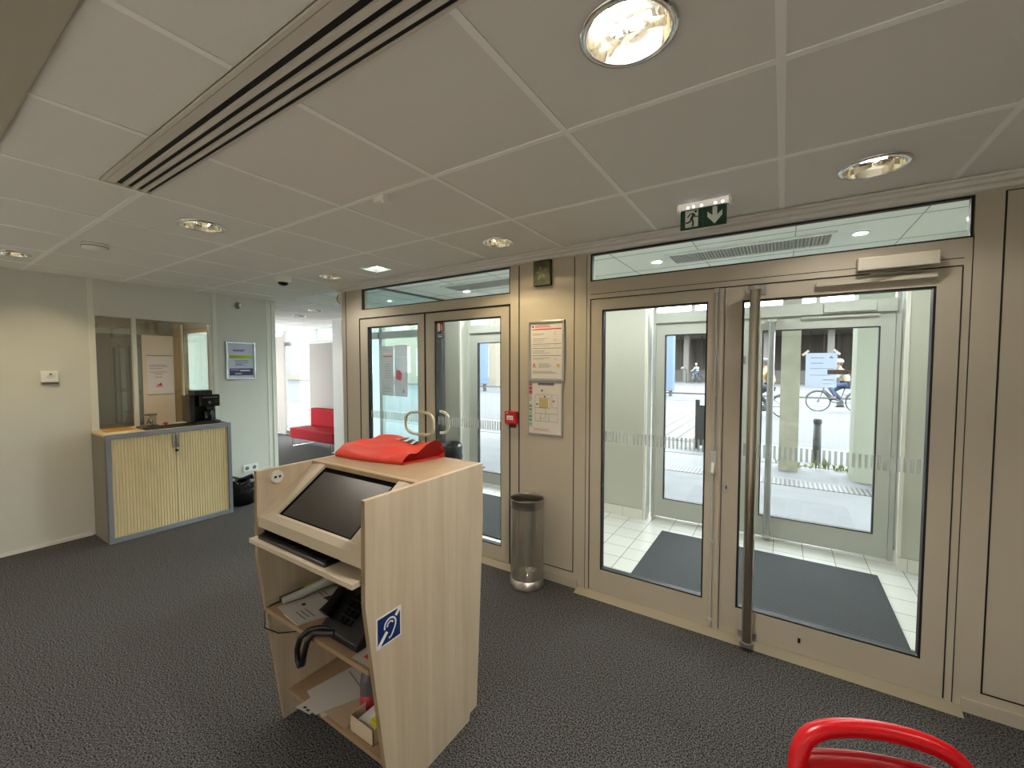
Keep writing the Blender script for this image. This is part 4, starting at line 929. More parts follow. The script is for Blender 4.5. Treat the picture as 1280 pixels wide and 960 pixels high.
m = MB(); m.box(xl, xr, 1.36, 1.378, 0.05, 1.087); m.build('back_panel', WOODT, t)
m = MB(); SHELFW = wood_mat('shelf_elm_shade', (160, 134, 104), (148, 122, 92), (130, 106, 78)); m.box(xl, xr, 0.855, 1.36, 0.512, 0.530); m.build('shelf', SHELFW, t)  # shelf elm darkened in colour to imitate shade inside the kiosk
m = MB(); m.box(xl, xr, 0.945, 1.36, 0.102, 0.120); m.build('shelf', SHELFW, t)
m = MB(); m.box(xl + 0.003, xr - 0.003, 0.80, 1.10, 0.826, 0.843); tr = m.build('keyboard_tray', BEZEL, t)
m = MB(); m.box(xr - 0.016, xr - 0.001, 0.86, 1.15, 0.838, 0.858); m.box(xl + .001, xl + .016, .86, 1.15, .838, .858); m.build('slide_rail', PLASB, tr)
# sloped screen housing: a collar with a recessed screen
k = (1.105 - 0.920) / (1.098 - 0.838)
def bz(x, y, off=0.0): return (x, y, 0.920 + k * (y - 0.838) + off)
sx0, sx1, sy0, sy1 = -1.682, -1.212, 0.862, 1.078
o = [(xl, 0.838), (xr, 0.838), (xr, 1.098), (xl, 1.098)]
i1 = [(sx0 - 0.038, sy0 - 0.008), (sx1 + 0.038, sy0 - 0.008), (sx1 + 0.038, sy1 + 0.008), (sx0 - 0.038, sy1 + 0.008)]
i2 = [(sx0, sy0), (sx1, sy0), (sx1, sy1), (sx0, sy1)]
m = MB(); vs = [bz(*p) for p in o] + [bz(*p, 0.010) for p in i1] + [bz(*p, 0.008) for p in i2] + [bz(*p, -0.006) for p in i2]
fs = []
for a in range(3):
    for q in range(4):
        r = (q + 1) % 4; fs.append((a * 4 + q, a * 4 + r, a * 4 + 4 + r, a * 4 + 4 + q))
m.add(vs, fs)
m.add([(xl, 0.838, 0.920), (xr, 0.838, 0.920), (xr, 0.838, 0.878), (xl, 0.838, 0.878), (xl, 1.06, 0.905), (xr, 1.06, 0.905)], [(0, 1, 2, 3), (3, 2, 5, 4)])
h = m.build('screen_housing', BEZEL, t, closed=False)
m = MB(); m.add([bz(sx0, sy0, -.005), bz(sx1, sy0, -.005), bz(sx1, sy1, -.005), bz(sx0, sy1, -.005), bz(sx0, sy0, -.02), bz(sx1, sy0, -.02), bz(sx1, sy1, -.02), bz(sx0, sy1, -.02)], [(0,1,2,3),(4,5,6,7),(0,1,5,4),(1,2,6,5),(2,3,7,6),(3,0,4,7)]); m.build('screen_surround', mat('matte_black', (5, 5, 5), 0.9, spec=0.05), h)
e = 0.021
m = MB(); m.add([bz(sx0 + e, sy0 + e * .6, -.0035), bz(sx1 - e, sy0 + e * .6, -.0035), bz(sx1 - e, sy1 - e * .9, -.0035), bz(sx0 + e, sy1 - e * .9, -.0035)], [(0, 1, 2, 3)]); m.build('screen', SCREEN, h, closed=False)
# ear pictogram plate on the right side panel
fr = lambda a, b, d=0: (KR + 0.0015 + d, 0.874 + a, 0.596 + b)
S = 0.102
m = MB(); m.box(KR, KR + 0.0012, 0.872, 0.978, 0.594, 0.700, 0)
f1 = lambda a, b: fr(a, b, 0); f2 = lambda a, b: fr(a, b, 0.0005); f3 = lambda a, b: fr(a, b, 0.001); f4 = lambda a, b: fr(a, b, 0.0015)
m.rect2(f1, 0.003, S - 0.003, 0.003, S - 0.003, 1)
m.quad2(f2, [(0.003, 0.003), (0.014, 0.003), (0.046, 0.037), (0.037, 0.046), (0.003, 0.012)], 0)
m.quad2(f2, [(0.084, 0.075), (0.099, 0.091), (0.099, 0.099), (0.091, 0.099), (0.075, 0.084)], 0)
def arc(cx, cy, r, a0, a1, n=18): return [(cx + r * math.cos(math.radians(a0 + (a1 - a0) * q / n)), cy + r * math.sin(math.radians(a0 + (a1 - a0) * q / n))) for q in range(n + 1)]
m.ribbon2(f3, arc(0.055, 0.059, 0.024, 195, -15) + [(0.074, 0.042), (0.066, 0.028), (0.058, 0.018), (0.048, 0.0165)], 0.0065, 0)
m.ribbon2(f4, arc(0.055, 0.059, 0.0125, 190, 20), 0.005, 0)
m.build('ear_pictogram', [WHITE, BLUE], t)
# round cable outlet on the inside of the left panel
m = MB(); m.cyl((xl - 0.001, 0.915, 1.068), (xl + 0.010, 0.915, 1.068), 0.026, 24, 0)
for yy in (0.906, 0.924): m.cyl((xl + 0.009, yy, 1.068), (xl + 0.0115, yy, 1.068), 0.005, 10, 1)
m.build('round_outlet', [PLASW, PLASB], t)

# keyboard on the tray
t = thing('keyboard', 'black keyboard lying on the pull-out tray of the kiosk', 'keyboard', (-1.55, 0.93, 0.843))
m = MB(); m.box(-1.745, -1.295, 0.818, 0.965, 0.843, 0.857); m.build('key_base', PLASB, t, bev=.003)
m = MB()
for r in range(5):
    for c in range(16): m.box(-1.738 + c * 0.0272, -1.738 + c * 0.0272 + 0.0225, 0.830 + r * 0.024, 0.830 + r * 0.024 + 0.020, 0.857, 0.863)
tag(m.build('keys', PLASB, t), kind='stuff')

# desk phone on the upper shelf
Zs = 0.530
t = thing('desk_phone', 'black desk phone standing on the upper kiosk shelf', 'telephone', (-1.33, 1.0, Zs))
m = MB(); m.prism([(0.885, Zs), (1.10, Zs), (1.12, Zs + 0.14), (1.06, Zs + 0.155), (0.885, Zs + 0.025)], 'x', -1.44, -1.22); m.build('phone_body', PLASB, t, bev=.006)
m = MB(); m.tube([(-1.435, 0.90, Zs + 0.065), (-1.435, 0.93, Zs + 0.085), (-1.435, 1.0, Zs + 0.145), (-1.435, 1.07, Zs + 0.185), (-1.435, 1.10, Zs + 0.19)], [0.026, 0.020, 0.017, 0.022, 0.027], 12); m.build('handset', PLASB, t)
m = MB()
for r in range(4):
    for c in range(3):
        y0 = 0.915 + r * 0.024; x0 = -1.375 + c * 0.028; zz = Zs + 0.028 + (y0 - 0.885) * 0.743
        m.add([(x0, y0, zz), (x0 + .02, y0, zz), (x0 + .02, y0 + .016, zz + .012), (x0, y0 + .016, zz + .012), (x0, y0, zz + .006), (x0 + .02, y0, zz + .006), (x0 + .02, y0 + .016, zz + .018), (x0, y0 + .016, zz + .018)], [(0,1,2,3),(4,5,6,7),(0,1,5,4),(1,2,6,5),(2,3,7,6),(3,0,4,7)])
m.build('keypad', PLASBG, t)
m = MB(); m.add([(-1.275, 1.02, Zs + .128), (-1.235, 1.02, Zs + .128), (-1.235, 1.055, Zs + .154), (-1.275, 1.055, Zs + .154)], [(0, 1, 2, 3)]); m.build('label_card', PAPER, t, closed=False)
cp = [(-1.40, 0.90, .552), (-1.43, 0.875, .556), (-1.455, 0.85, .552), (-1.48, 0.832, .525), (-1.492, 0.826, .48), (-1.488, 0.824, .442), (-1.472, 0.823, .424), (-1.456, 0.825, .436), (-1.452, 0.83, .475), (-1.444, 0.838, .52), (-1.425, 0.855, .551), (-1.38, 0.875, .554), (-1.36, 0.89, .554)]
m = MB(); m.tube(cp, 0.0105, 10); m.build('handset_cord', PLASB, t)

def sheet(name, pts, z, label, mats, cat='paper', grp='loose papers on the kiosk shelves', th=0.0012, prints=None):
    m = MB(); m.prism(pts, 'z', z, z + th, 0)
    if prints:
        o = Vector((pts[0][0], pts[0][1], z + th + .0004)); u = Vector((pts[1][0] - pts[0][0], pts[1][1] - pts[0][1], 0)); v = Vector((pts[3][0] - pts[0][0], pts[3][1] - pts[0][1], 0))
        f = frame(o, u, v)
        for a0, a1, b0, b1, mi in prints: m.rect2(f, a0, a1, b0, b1, mi)
    return tag(m.build(name, mats), label, cat, grp)
PM = [mat('paper_shelf_shade', (182, 177, 166), 0.85), INKD, INK, INKR]  # paper greyed to stand for the shade on the kiosk shelves
sheet('paper_sheet', [(-1.74, 0.885), (-1.56, 0.862), (-1.53, 1.10), (-1.71, 1.12)], Zs, 'white printed sheet with a dark mark on the upper kiosk shelf', PM, prints=[(.3, .42, .3, .36, 1), (.1, .9, .75, .77, 2), (.1, .8, .68, .7, 2)])
sheet('paper_sheet', [(-1.66, 0.868), (-1.545, 0.858), (-1.50, 0.96), (-1.63, 0.975)], Zs + 0.0015, 'small stack of cards at the front edge of the upper kiosk shelf', PM, th=0.006, prints=[(.2, .9, .3, .34, 2), (.2, .8, .45, .49, 2), (.2, .9, .6, .64, 2)])
sheet('paper_sheet', [(-1.66, 1.00), (-1.54, 1.0), (-1.47, 1.10), (-1.60, 1.13)], Zs + 0.008, 'leaflet with a dark picture behind the cards on the upper shelf', PM, prints=[(.15, .7, .15, .6, 1)])
sheet('paper_sheet', [(-1.22, 0.865), (-1.13, 0.865), (-1.13, 0.98), (-1.22, 0.98)], Zs, 'white sheet with a red round print at the right end of the upper shelf', PM, prints=[(.35, .85, .2, .6, 3), (.5, .95, .55, .8, 3)])
t = thing('hand_scanner', 'pale grey hand-held wand with a black grip on the upper kiosk shelf', 'hand tool', (-1.76, 1.0, Zs))
m = MB(); m.tube([(-1.735, 0.905, Zs + 0.020), (-1.72, 0.97, Zs + 0.022), (-1.70, 1.06, Zs + 0.034), (-1.685, 1.12, Zs + 0.04)], [0.014, 0.017, 0.019, 0.024], 12); m.build('wand_body', mat('wand_grey', (190, 192, 184), .4), t)
t = thing('marker_pen', 'black marker with a yellow cap beside the wand on the upper shelf', 'pen', (-1.765, 0.98, Zs))
MB().tube([(-1.764, 0.91, Zs + .013), (-1.756, 1.01, Zs + .013)], 0.012, 10).build('barrel', PLASB, t)
MB().tube([(-1.756, 1.01, Zs + .0145), (-1.753, 1.06, Zs + .0145)], 0.014, 10).build('cap', mat('cap_yellow', (190, 190, 50), .4), t)
tag(MB().tube([(-1.765, 0.93, Zs + .004), (-1.770, 0.87, Zs + 0.004), (-1.772, 0.850, Zs - 0.01), (-1.773, 0.847, Zs - 0.08), (-1.768, 0.90, Zs - 0.13), (-1.70, 1.05, Zs - 0.17), (-1.55, 1.25, Zs - 0.16)], 0.0022, 6).build('cable', PLASB), 'thin black cable hanging off the upper kiosk shelf', 'cable')

Zb = 0.120
sheet('paper_sheet', [(-1.70, 0.98), (-1.52, 0.935), (-1.46, 1.16), (-1.66, 1.20)], Zb, 'tilted white paper on the lower kiosk shelf, behind the overhanging ones', PM, prints=[(.5, .6, .2, .24, 1), (.1, .9, .8, .82, 2)])
sheet('paper_sheet', [(-1.655, 0.905), (-1.575, 0.915), (-1.54, 1.12), (-1.64, 1.13)], Zb + 0.002, 'white paper strip hanging over the front edge of the lower shelf', PM, prints=[(.3, .5, .05, .09, 1), (.6, .8, .03, .07, 1)])
sheet('paper_sheet', [(-1.60, 0.93), (-1.55, 0.925), (-1.46, 1.10), (-1.58, 1.12)], Zb + 0.0045, 'cream paper lying over the strip on the lower kiosk shelf', PM)
sheet('cardboard_sheet', [(-1.54, 0.955), (-1.40, 0.955), (-1.36, 1.10), (-1.50, 1.12)], Zb, 'flat tan folder beside the small box on the lower kiosk shelf', [mat('folder_tan', (170, 146, 116), .8)], 'folder', None, 0.004)
tag(MB().box(-1.53, -1.45, 1.24, 1.30, Zb, Zb + 0.03).build('card_box', INKR, bev=.002), 'small red packet at the back of the lower kiosk shelf', 'packet')
t = thing('spray_bottle', 'clear bottle with a red label on the lower kiosk shelf', 'bottle', (-1.39, 1.06, Zb))
bx2, by2 = -1.39, 1.06
MB().lathe([(0, 0), (0.030, 0), (0.032, 0.01), (0.032, 0.13), (0.028, 0.155), (0.014, 0.175), (0.014, 0.19), (0, 0.19)], bx2, by2, Zb, 20).build('bottle_body', mat('bottle_smoke', (96, 92, 96), .15), t)
MB().lathe([(0.0325, 0.02), (0.0328, 0.02), (0.0328, 0.085), (0.0325, 0.085)], bx2, by2, Zb, 20).build('label_band', mat('label_red', (150, 40, 44), .5), t)
MB().lathe([(0, 0.19), (0.016, 0.19), (0.016, 0.215), (0, 0.217)], bx2, by2, Zb, 16).build('cap', PLASW, t)
t = thing('open_box', 'small open cardboard box with a yellow item at the right of the lower shelf', 'box', (-1.28, 1.0, Zb))
m = MB(); a0, a1, b0, b1 = -1.375, -1.24, 0.962, 1.08
m.box(a0, a1, b0, b1, Zb, Zb + .003); m.box(a0, a1, b0, b0 + .003, Zb, Zb + .062); m.box(a0, a1, b1 - .003, b1, Zb, Zb + .062); m.box(a0, a0 + .003, b0, b1, Zb, Zb + .062); m.box(a1 - .003, a1, b0, b1, Zb, Zb + .062); m.build('box_body', mat('box_card', (196, 176, 148), .8), t)
m = MB(); m.box(a0 + .02, a1 - .02, b0 + .02, b1 - .015, Zb + .003, Zb + .04); m.build('contents', PAPER, t)
m = MB(); m.box(a1 - .05, a1 - .02, b0 + .03, b0 + .07, Zb + .04, Zb + .062); m.build('yellow_pad', mat('yellow_pad', (214, 210, 40), .6), t)

# coral shopping bag lying on the kiosk top
t = thing('shopping_bag', 'folded coral red shopping bag lying on the kiosk top', 'bag', (-1.55, 1.32, 1.1045))
NU, NV = 34, 16; Zt = 1.1045
A, B, Cc, D = Vector((-1.775, 1.185, 0)), Vector((-1.365, 1.235, 0)), Vector((-1.325, 1.455, 0)), Vector((-1.735, 1.46, 0))
def bagp(u, v, top):
    p = A * (1 - u) * (1 - v) + B * u * (1 - v) + Cc * u * v + D * (1 - u) * v
    p.y -= 0.016 * math.sin(PI * u) * (1 - v)
    if not top: return (p.x, p.y, Zt + 0.001)
    ed = min(1, v / 0.18, (1 - v) / 0.07) ** 0.6 * min(1, u / 0.03) ** 0.4
    h = 0.018 + (0.032 + 0.030 * v) * ed * (1 - 0.25 * u) + 0.004 * math.sin(9 * u + 6 * v) * ed + 0.004 * math.sin(17 * v - 7 * u) * ed
    h -= 0.020 * math.exp(-((u - 0.72 - 0.25 * v) / 0.06) ** 2) * ed
    h += 0.030 * max(0, (u - 0.80) / 0.2) * math.exp(-((v - 0.72) / 0.22) ** 2)
    return (p.x, p.y, Zt + h)
vs = [bagp(i / NU, j / NV, True) for i in range(NU + 1) for j in range(NV + 1)]; n0 = len(vs); vs += [bagp(i / NU, j / NV, False) for i in range(NU + 1) for j in range(NV + 1)]
fs = []; W_ = NV + 1
for i in range(NU):
    for j in range(NV):
        a = i * W_ + j; fs.append((a, a + W_, a + W_ + 1, a + 1)); fs.append((n0 + a, n0 + a + 1, n0 + a + W_ + 1, n0 + a + W_))
for i in range(NU): fs += [(i * W_, n0 + i * W_, n0 + (i + 1) * W_, (i + 1) * W_), (i * W_ + NV, (i + 1) * W_ + NV, n0 + (i + 1) * W_ + NV, n0 + i * W_ + NV)]
for j in range(NV): fs += [(j, j + 1, n0 + j + 1, n0 + j)]
m = MB(); m.add(vs, fs, 0, True); m.build('bag_body', BAG, t)
m = MB(); vs = []; fs = []
for j in range(NV + 1):
    a = Vector(bagp(1, j / NV, True)); b = Vector(bagp(0.90, j / NV, False)); a.z -= 0.001; b.z += .002; vs += [tuple(a), tuple(b)]
for j in range(NV): fs.append((2 * j, 2 * j + 1, 2 * j + 3, 2 * j + 2))
m.add(vs, fs, 0, True); m.build('bag_lining', BAGIN, t, closed=False)
m = MB(); vs = []; fs = []
for i in range(9):
    for j in range(4):
        p = Vector(bagp(0.46 + 0.30 * i / 8, 0.66 + 0.26 * j / 3, True)); p.z += 0.005; vs.append(tuple(p))
for i in range(8):
    for j in range(3): fs.append((i * 4 + j, i * 4 + 4 + j, i * 4 + 5 + j, i * 4 + 1 + j))
m.add(vs, fs, 0, True); m.mi = [0 if ((q // 3) + (q % 3)) % 3 else 1 for q in range(len(fs))]; m.build('printed_patch', [INKD, WHITE], t, closed=False)

# ------------------------------------------------------------------ red chair
t = thing('chair', 'red plastic chair with handle slot in the backrest, bottom edge of view', 'chair', (0.196, 1.215, 0), math.radians(21.6))
def by(x): return -0.35 * x * x * 2.2
path = [(-.178, .46), (-.176, .55), (-.172, .62), (-.160, .668), (-.135, .692), (-.08, .704), (0, .708), (.08, .704), (.135, .692), (.160, .668), (.172, .62), (.176, .55), (.178, .46)]
m = MB(); m.tube([(x, by(x) - (0.70 - z) * 0.12, z) for x, z in path], [0.017, .018, .019, .02, .02, .0195, .019, .0195, .02, .02, .019, .018, .017], 14); m.build('back_frame', RED, t, local=True, subsurf=1)
m = MB(); vs = []; fs = []; NX = 16; zs = [(.40, -.06, .0), (.50, -.045, 0), (.58, -.022, 0), (.618, -.012, 0), (.632, .004, 0), (.640, .014, 0), (.636, .022, 0), (.61, .012, 0), (.50, -.03, 0), (.40, -.045, 0)]
for i in range(NX + 1):
    x = -0.172 + 0.344 * i / NX
    for z, dy, _ in zs: vs.append((x, by(x) + dy - (0.70 - z) * 0.06, z - 0.10 * x * x))
n = len(zs)
for i in range(NX):
    for q in range(n - 1): fs.append((i * n + q, (i + 1) * n + q, (i + 1) * n + q + 1, i * n + q + 1))
m.add(vs, fs, 0, True); m.build('backrest', RED, t, local=True)
m = MB(); m.prism([(-.19, -.06), (-.17, -.42), (-.14, -.45), (.14, -.45), (.17, -.42), (.19, -.06), (.15, -.03), (-.15, -.03)], 'z', .42, .445); m.build('seat', RED, t, local=True, bev=.01)
for sx in (-1, 1):
    for y0, y1 in ((-.06, .02), (-.40, -.44)):
        m = MB(); m.tube([(sx * .16, y0, .425), (sx * .19, y1, 0.0)], 0.013, 12); m.build('leg', mat('chair_steel', (170, 170, 170), .3, .9) if (sx, y0) == (-1, -.06) else bpy.data.materials['chair_steel'], t, local=True)
# ------------------------------------------------------------------ outside: arcade, street, far side
m = MB(); m.box(-40, 14, YO + 0.1, 7.75, -0.12, -0.012); structure(m.build('ground_arcade', PAVE), 'pale grey paving of the arcade outside the doors', 'pavement')
m = MB(); m.box(-40, 14, 7.9, 9.4, -0.12, -0.010); structure(m.build('ground_sidewalk', SIDEW), 'pale pavement strip with bollards along the road', 'pavement')
m = MB(); m.box(-40, 14, 7.75, 7.9, -0.12, -0.004); m.box(-40, 14, 9.4, 9.55, -0.12, -0.006); structure(m.build('trim_kerb', KERB), 'whitish kerb stones along the pavement', 'kerb')
m = MB(); m.box(-90, 60, 9.55, 75, -0.12, -0.02); structure(m.build('road', ROAD), 'bright grey asphalt of the street', 'road')
m = MB(); m.box(3.4, 30, -30, 4.2, -0.12, -0.02); m.box(-30, 3.4, -30, -4.75, -0.12, -0.02); structure(m.build('ground_yard', PAVE), 'unseen paving added outside the blank side and rear walls', 'pavement')  # unseen ground, added to bounce daylight; these walls have no windows
m = MB(); m.box(-3.9, -1.15, 9.0, 14.9, -0.05, 0.0); structure(m.build('road_crossing', CROSS), 'white striped crossing beside the grey barrier', 'crossing')
m = MB(); m.box(-90, 60, 24.2, 24.5, -0.05, 0.06); m.box(-90, 60, 19.6, 19.75, -0.03, -0.012); structure(m.build('kerb_far', mat('kerb_far', (66, 66, 66), .8)), 'far kerb and line across the street', 'kerb')
tag(MB().box(-3.4, 2.6, 6.38, 6.72, -0.02, -0.006).build('drain_grate', GRATE), 'long slotted steel drain grate in the arcade paving', 'drain')
# building above the arcade
m = MB(); m.box(-40, 14, YO, 7.7, 5.3, 5.9); m.box(-40, 14, YO + 0.02, YO + 0.12, VC + 0.06, 5.3); structure(m.build('ceiling_arcade', mat('soffit_pale', (232, 232, 226), .8)), 'pale soffit of the arcade in front of the doors', 'ceiling')
def column(name, x0, x1, y0, y1, mt, label): structure(MB().box(x0, x1, y0, y1, -0.012, 5.3).build(name, mt), label, 'column')
column('column_1', -0.02, 0.215, 7.28, 7.55, CONC, 'mottled concrete column behind the outer door pole handle')
column('column_2', 0.815, 1.35, 7.06, 7.50, CONCP, 'pale greenish concrete column at the right of the outer door glass')
column('column_3', -4.5, -4.1, 7.2, 7.6, CONCP, 'pale concrete column outside the left front windows')

def bollard(x, y, h, label):
    t = thing('bollard', label, 'bollard', (x, y, -0.01), group='grey bollards')
    MB().lathe([(0, 0), (0.055, 0), (0.055, h - 0.11), (0, h - 0.11)], x, y, -.01, 20).build('post', BOLL, t)
    MB().lathe([(0.055, h - .11), (0.049, h - .10), (0.049, h - .08), (0.058, h - 0.07), (0.058, h - 0.015), (0.045, h), (0, h)], x, y, -.01, 20).build('collar', BOLL, t)
bollard(0.485, 8.12, 0.71, 'grey cylindrical bollard between the two concrete columns')
t = thing('barrier', 'dark grey street barrier post and panel beyond the drain grate', 'barrier', (-1.2, 8.35, -.01))
MB().box(-1.345, -1.275, 8.34, 8.42, -.01, 0.905).build('post', BOLL, t, bev=.004)
MB().box(-1.275, -0.62, 8.36, 8.40, 0.05, 0.80).build('panel', BOLL, t)
m = MB()
for q in range(46):
    x = random.uniform(-0.05, 0.85); y = random.uniform(7.56, 7.72) if not 0.0 < x < 0.2 else 7.57; h = random.uniform(0.02, 0.09)
    if 0.40 < x < 0.62: h += 0.08
    for b in range(3):
        a = random.uniform(0, 6.28); dx, dy = math.cos(a) * .035, math.sin(a) * .035
        m.add([(x, y, -.012), (x + dx * .4 - dy * .35, y + dy * .4 + dx * .35, h * .6), (x + dx, y + dy, h), (x + dx * .4 + dy * .35, y + dy * .4 - dx * .35, h * .55)], [(0, 1, 2, 3)])
tag(m.build('weeds', WEED, closed=False), 'green weeds growing at the foot of the concrete columns', 'weeds', kind='stuff')

# blue panels across the street
def bluep(x0, x1, y0, y1, z0, z1, label):
    t = thing('advertising_column', label, 'street furniture', ((x0 + x1) / 2, y0, 0), group='blue street panels')
    MB().box(x0, x1, y0, y1, z0, z1).build('panel', BLUEP, t, bev=.03)
    MB().box(x0 - .05, x1 + .05, y0 - .05, y1 + .05, z1, z1 + 0.12).build('cap', mat('panel_cap', (96, 118, 130), .5), t)
    m = MB(); m.box(x0 + .1, x0 + .2, y0 + .1, y1 - .1, -.02, z0); m.box(x1 - .2, x1 - .1, y0 + .1, y1 - .1, -.02, z0); m.build('foot', BOLL, t)
bluep(-6.3, -4.63, 22, 22.5, 0.25, 3.10, 'blue panel across the street, seen through the right doors')
bluep(-15.95, -14.95, 20, 20.4, 0.42, 2.95, 'blue panel across the street, seen through the left doors')

# viaduct
t = thing('viaduct', 'concrete viaduct with shaded openings on the far side of the street', 'viaduct', (0, 44, 0))
m = MB(); m.prism([(-11.5, 4.5), (-11.5, 4.9), (-5.4, 5.8), (30, 6.4), (30, 4.7)], 'y', 40.5, 51.9); m.build('deck', SLABC, t)
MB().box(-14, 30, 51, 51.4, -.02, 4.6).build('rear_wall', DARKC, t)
for x in (-10.8, -7.9, -5.4, -1.5, 3.0, 7.5, 13):
    MB().box(x, x + 0.45, 42, 42.6, -.02, 4.6).build('pier', mat('pier_grey', (94, 91, 86), .9) if x == -10.8 else bpy.data.materials['pier_grey'], t)
m = MB(); m.box(-14, 30, 44.5, 44.8, -.02, 1.1); m.build('low_wall', mat('low_wall', (84, 80, 76), .9), t)
m = MB()
for q in range(40): m.box(-12 + q, -11.9 + q, 46, 46.1, 1.1, 4.6)
m.build('rail_posts', mat('rail_rust', (76, 60, 54), .8), t)

def facade(name, x0, x1, y, z1, label, mt, wmat, nx, rows):
    t = thing(name, label, 'building', ((x0 + x1) / 2, y, 0))
    MB().box(x0, x1, y, y + 6, -.02, z1).build('wall', mt, t)
    w = (x1 - x0) / nx
    for r, (z0, zt) in enumerate(rows):
        for q in range(nx):
            a = x0 + w * (q + 0.2)
            f = MB().box(a, a + w * 0.6, y - 0.06, y + 0.02, z0, zt).build('window', mat('bw_frame', (148, 147, 142), .6) if 'bw_frame' not in bpy.data.materials else bpy.data.materials['bw_frame'], t)
            m = MB()
            for i in range(2):
                for j in range(2):
                    m.box(a + w * (.04 + .27 * i), a + w * (.04 + .27 * i + .24), y - 0.07, y - 0.05, z0 + (zt - z0) * (.05 + .48 * j), z0 + (zt - z0) * (.05 + .48 * j + .42))
            m.build('pane', wmat, f)
    MB().box(x0 - .1, x1 + .1, y - .25, y, z1 - .4, z1).build('cornice', KERB, t)
    MB().box(x0, x1, y - .08, y + .01, 0, .6).build('plinth', mat('plinth', (110, 104, 94), .9) if 'plinth' not in bpy.data.materials else bpy.data.materials['plinth'], t)
facade('stone_building', -34.5, -17.4, 24.6, 11.0, 'pale stone building across the street left of the blue panel', STONE, mat('win_pale', (120, 128, 130), .3), 6, [(0.7, 2.9), (4.0, 6.2), (7.3, 9.5)])
facade('shop_building', -62, -36.0, 24.6, 10.0, 'building with teal shop windows across the street', mat('pale_render', (104, 108, 108), .9), TEAL, 9, [(0.5, 3.3), (4.4, 6.4), (7.2, 9.0)])
facade('corner_building', -24.0, -14.6, 54, 9.0, 'pale building end in the gap left of the viaduct', STONE, bpy.data.materials['win_pale'], 3, [(1.0, 3.0), (4.4, 6.6)])

# ------------------------------------------------------------------ bicycles and riders
def skin(name, pts, edges, mt, parent, lvl=1, root=0):
    me = bpy.data.meshes.new(name); me.from_pydata([p[:3] for p in pts], edges, []); me.materials.append(mt)
    o = bpy.data.objects.new(name, me); COL.objects.link(o); o.parent = parent
    s = o.modifiers.new('skin', 'SKIN'); s.use_smooth_shade = True
    if not me.skin_vertices: me.attributes.new  # layer is made by the modifier
    lay = me.skin_vertices[0].data if me.skin_vertices else None
    if lay is None:
        bm = bmesh.new(); bm.from_mesh(me); bm.verts.layers.skin.verify(); bm.to_mesh(me); bm.free(); lay = me.skin_vertices[0].data
    for v, p in zip(lay, pts): v.radius = (p[3], p[4] if len(p) > 4 else p[3])
    lay[root].use_root = True
    b = o.modifiers.new('sub', 'SUBSURF'); b.levels = lvl; b.render_levels = lvl
    dg = bpy.context.evaluated_depsgraph_get(); nm = bpy.data.meshes.new_from_object(o.evaluated_get(dg)); o.modifiers.clear(); o.data = nm
    return o
BFR = mat('bike_frame', (62, 66, 70), .4); TYRE = mat('tyre', (40, 40, 42), .8)
def bicycle(loc, rz, label, frame_m, crate=False):
    t = thing('bicycle', label, 'bicycle', loc, rz, 'bicycles on the street')
    for hx in (-.54, .54):
        m = MB(); m.tube([(hx + .335 * math.cos(a * PI / 16), 0, .34 + .335 * math.sin(a * PI / 16)) for a in range(32)], 0.019, 6, True)
        for a in range(0, 16): m.tube([(hx, 0, .34), (hx + .32 * math.cos(a * PI / 8), 0, .34 + .32 * math.sin(a * PI / 8))], 0.0022, 4)
        m.tube([(hx, -.05, .34), (hx, .05, .34)], .02, 8); m.build('wheel', TYRE, t, local=True)
    m = MB()
    for a, b, r in (((-.54, 0, .34), (-.44, 0, .62), .014), ((-.44, 0, .62), (-.36, 0, .93), .018), ((-.42, 0, .68), (-.16, 0, .34), .018), ((-.16, 0, .34), (.04, 0, .29), .018), ((.04, 0, .29), (.18, 0, .84), .017), ((.04, 0, .29), (.54, 0, .34), .011), ((.13, 0, .62), (.54, 0, .34), .010), ((-.40, 0, .76), (-.05, 0, .40), .014), ((-.05, 0, .40), (.06, 0, .38), .014)):
        m.cyl(a, b, r, 8)
    m.build('bike_frame', frame_m, t, local=True)
    m = MB(); m.tube([(-.30, -.29, 1.04), (-.37, -.25, 1.06), (-.40, -.1, 1.05), (-.38, 0, 1.0), (-.40, .1, 1.05), (-.37, .25, 1.06), (-.30, .29, 1.04)], .012, 8); m.cyl((-.36, 0, .92), (-.38, 0, 1.01), .013, 8); m.build('handlebar', BFR, t, local=True)
    m = MB(); m.prism([(.06, 0), (.12, -.035), (.27, -.08), (.32, -.06), (.32, .06), (.27, .08), (.12, .035)], 'z', .86, .91); m.build('saddle', TYRE, t, local=True, bev=.012)
    for pts in (((-.56 - .0, .0, .70)), ):
        pass
    for hx in (-.54, .54):
        m = MB(); m.tube([(hx + .375 * math.cos(math.radians(a)), 0, .34 + .375 * math.sin(math.radians(a))) for a in range(20, 175, 12)], .016, 6); m.build('mudguard', BFR, t, local=True)
    m = MB(); m.cyl((.04, -.06, .29), (.04, .06, .29), .08, 16); m.cyl((.04, .08, .29), (.15, .10, .17), .01, 6); m.cyl((.04, -.08, .29), (-.07, -.10, .41), .01, 6); m.box(.11, .20, .09, .17, .155, .18); m.box(-.12, -.03, -.17, -.09, .40, .425); m.build('crankset', BFR, t, local=True)
    if crate:
        m = MB(); m.box(-.75, -.40, -.2, .2, .78, .80); m.box(-.75, -.735, -.2, .2, .80, 1.06); m.box(-.415, -.40, -.2, .2, .80, 1.06); m.box(-.735, -.415, -.2, -.185, .80, 1.06); m.box(-.735, -.415, .185, .2, .80, 1.06); m.build('front_crate', mat('crate_orange', (190, 118, 14), .5), t, local=True)
    return t
SKINM = mat('skin', (134, 102, 84), .55)
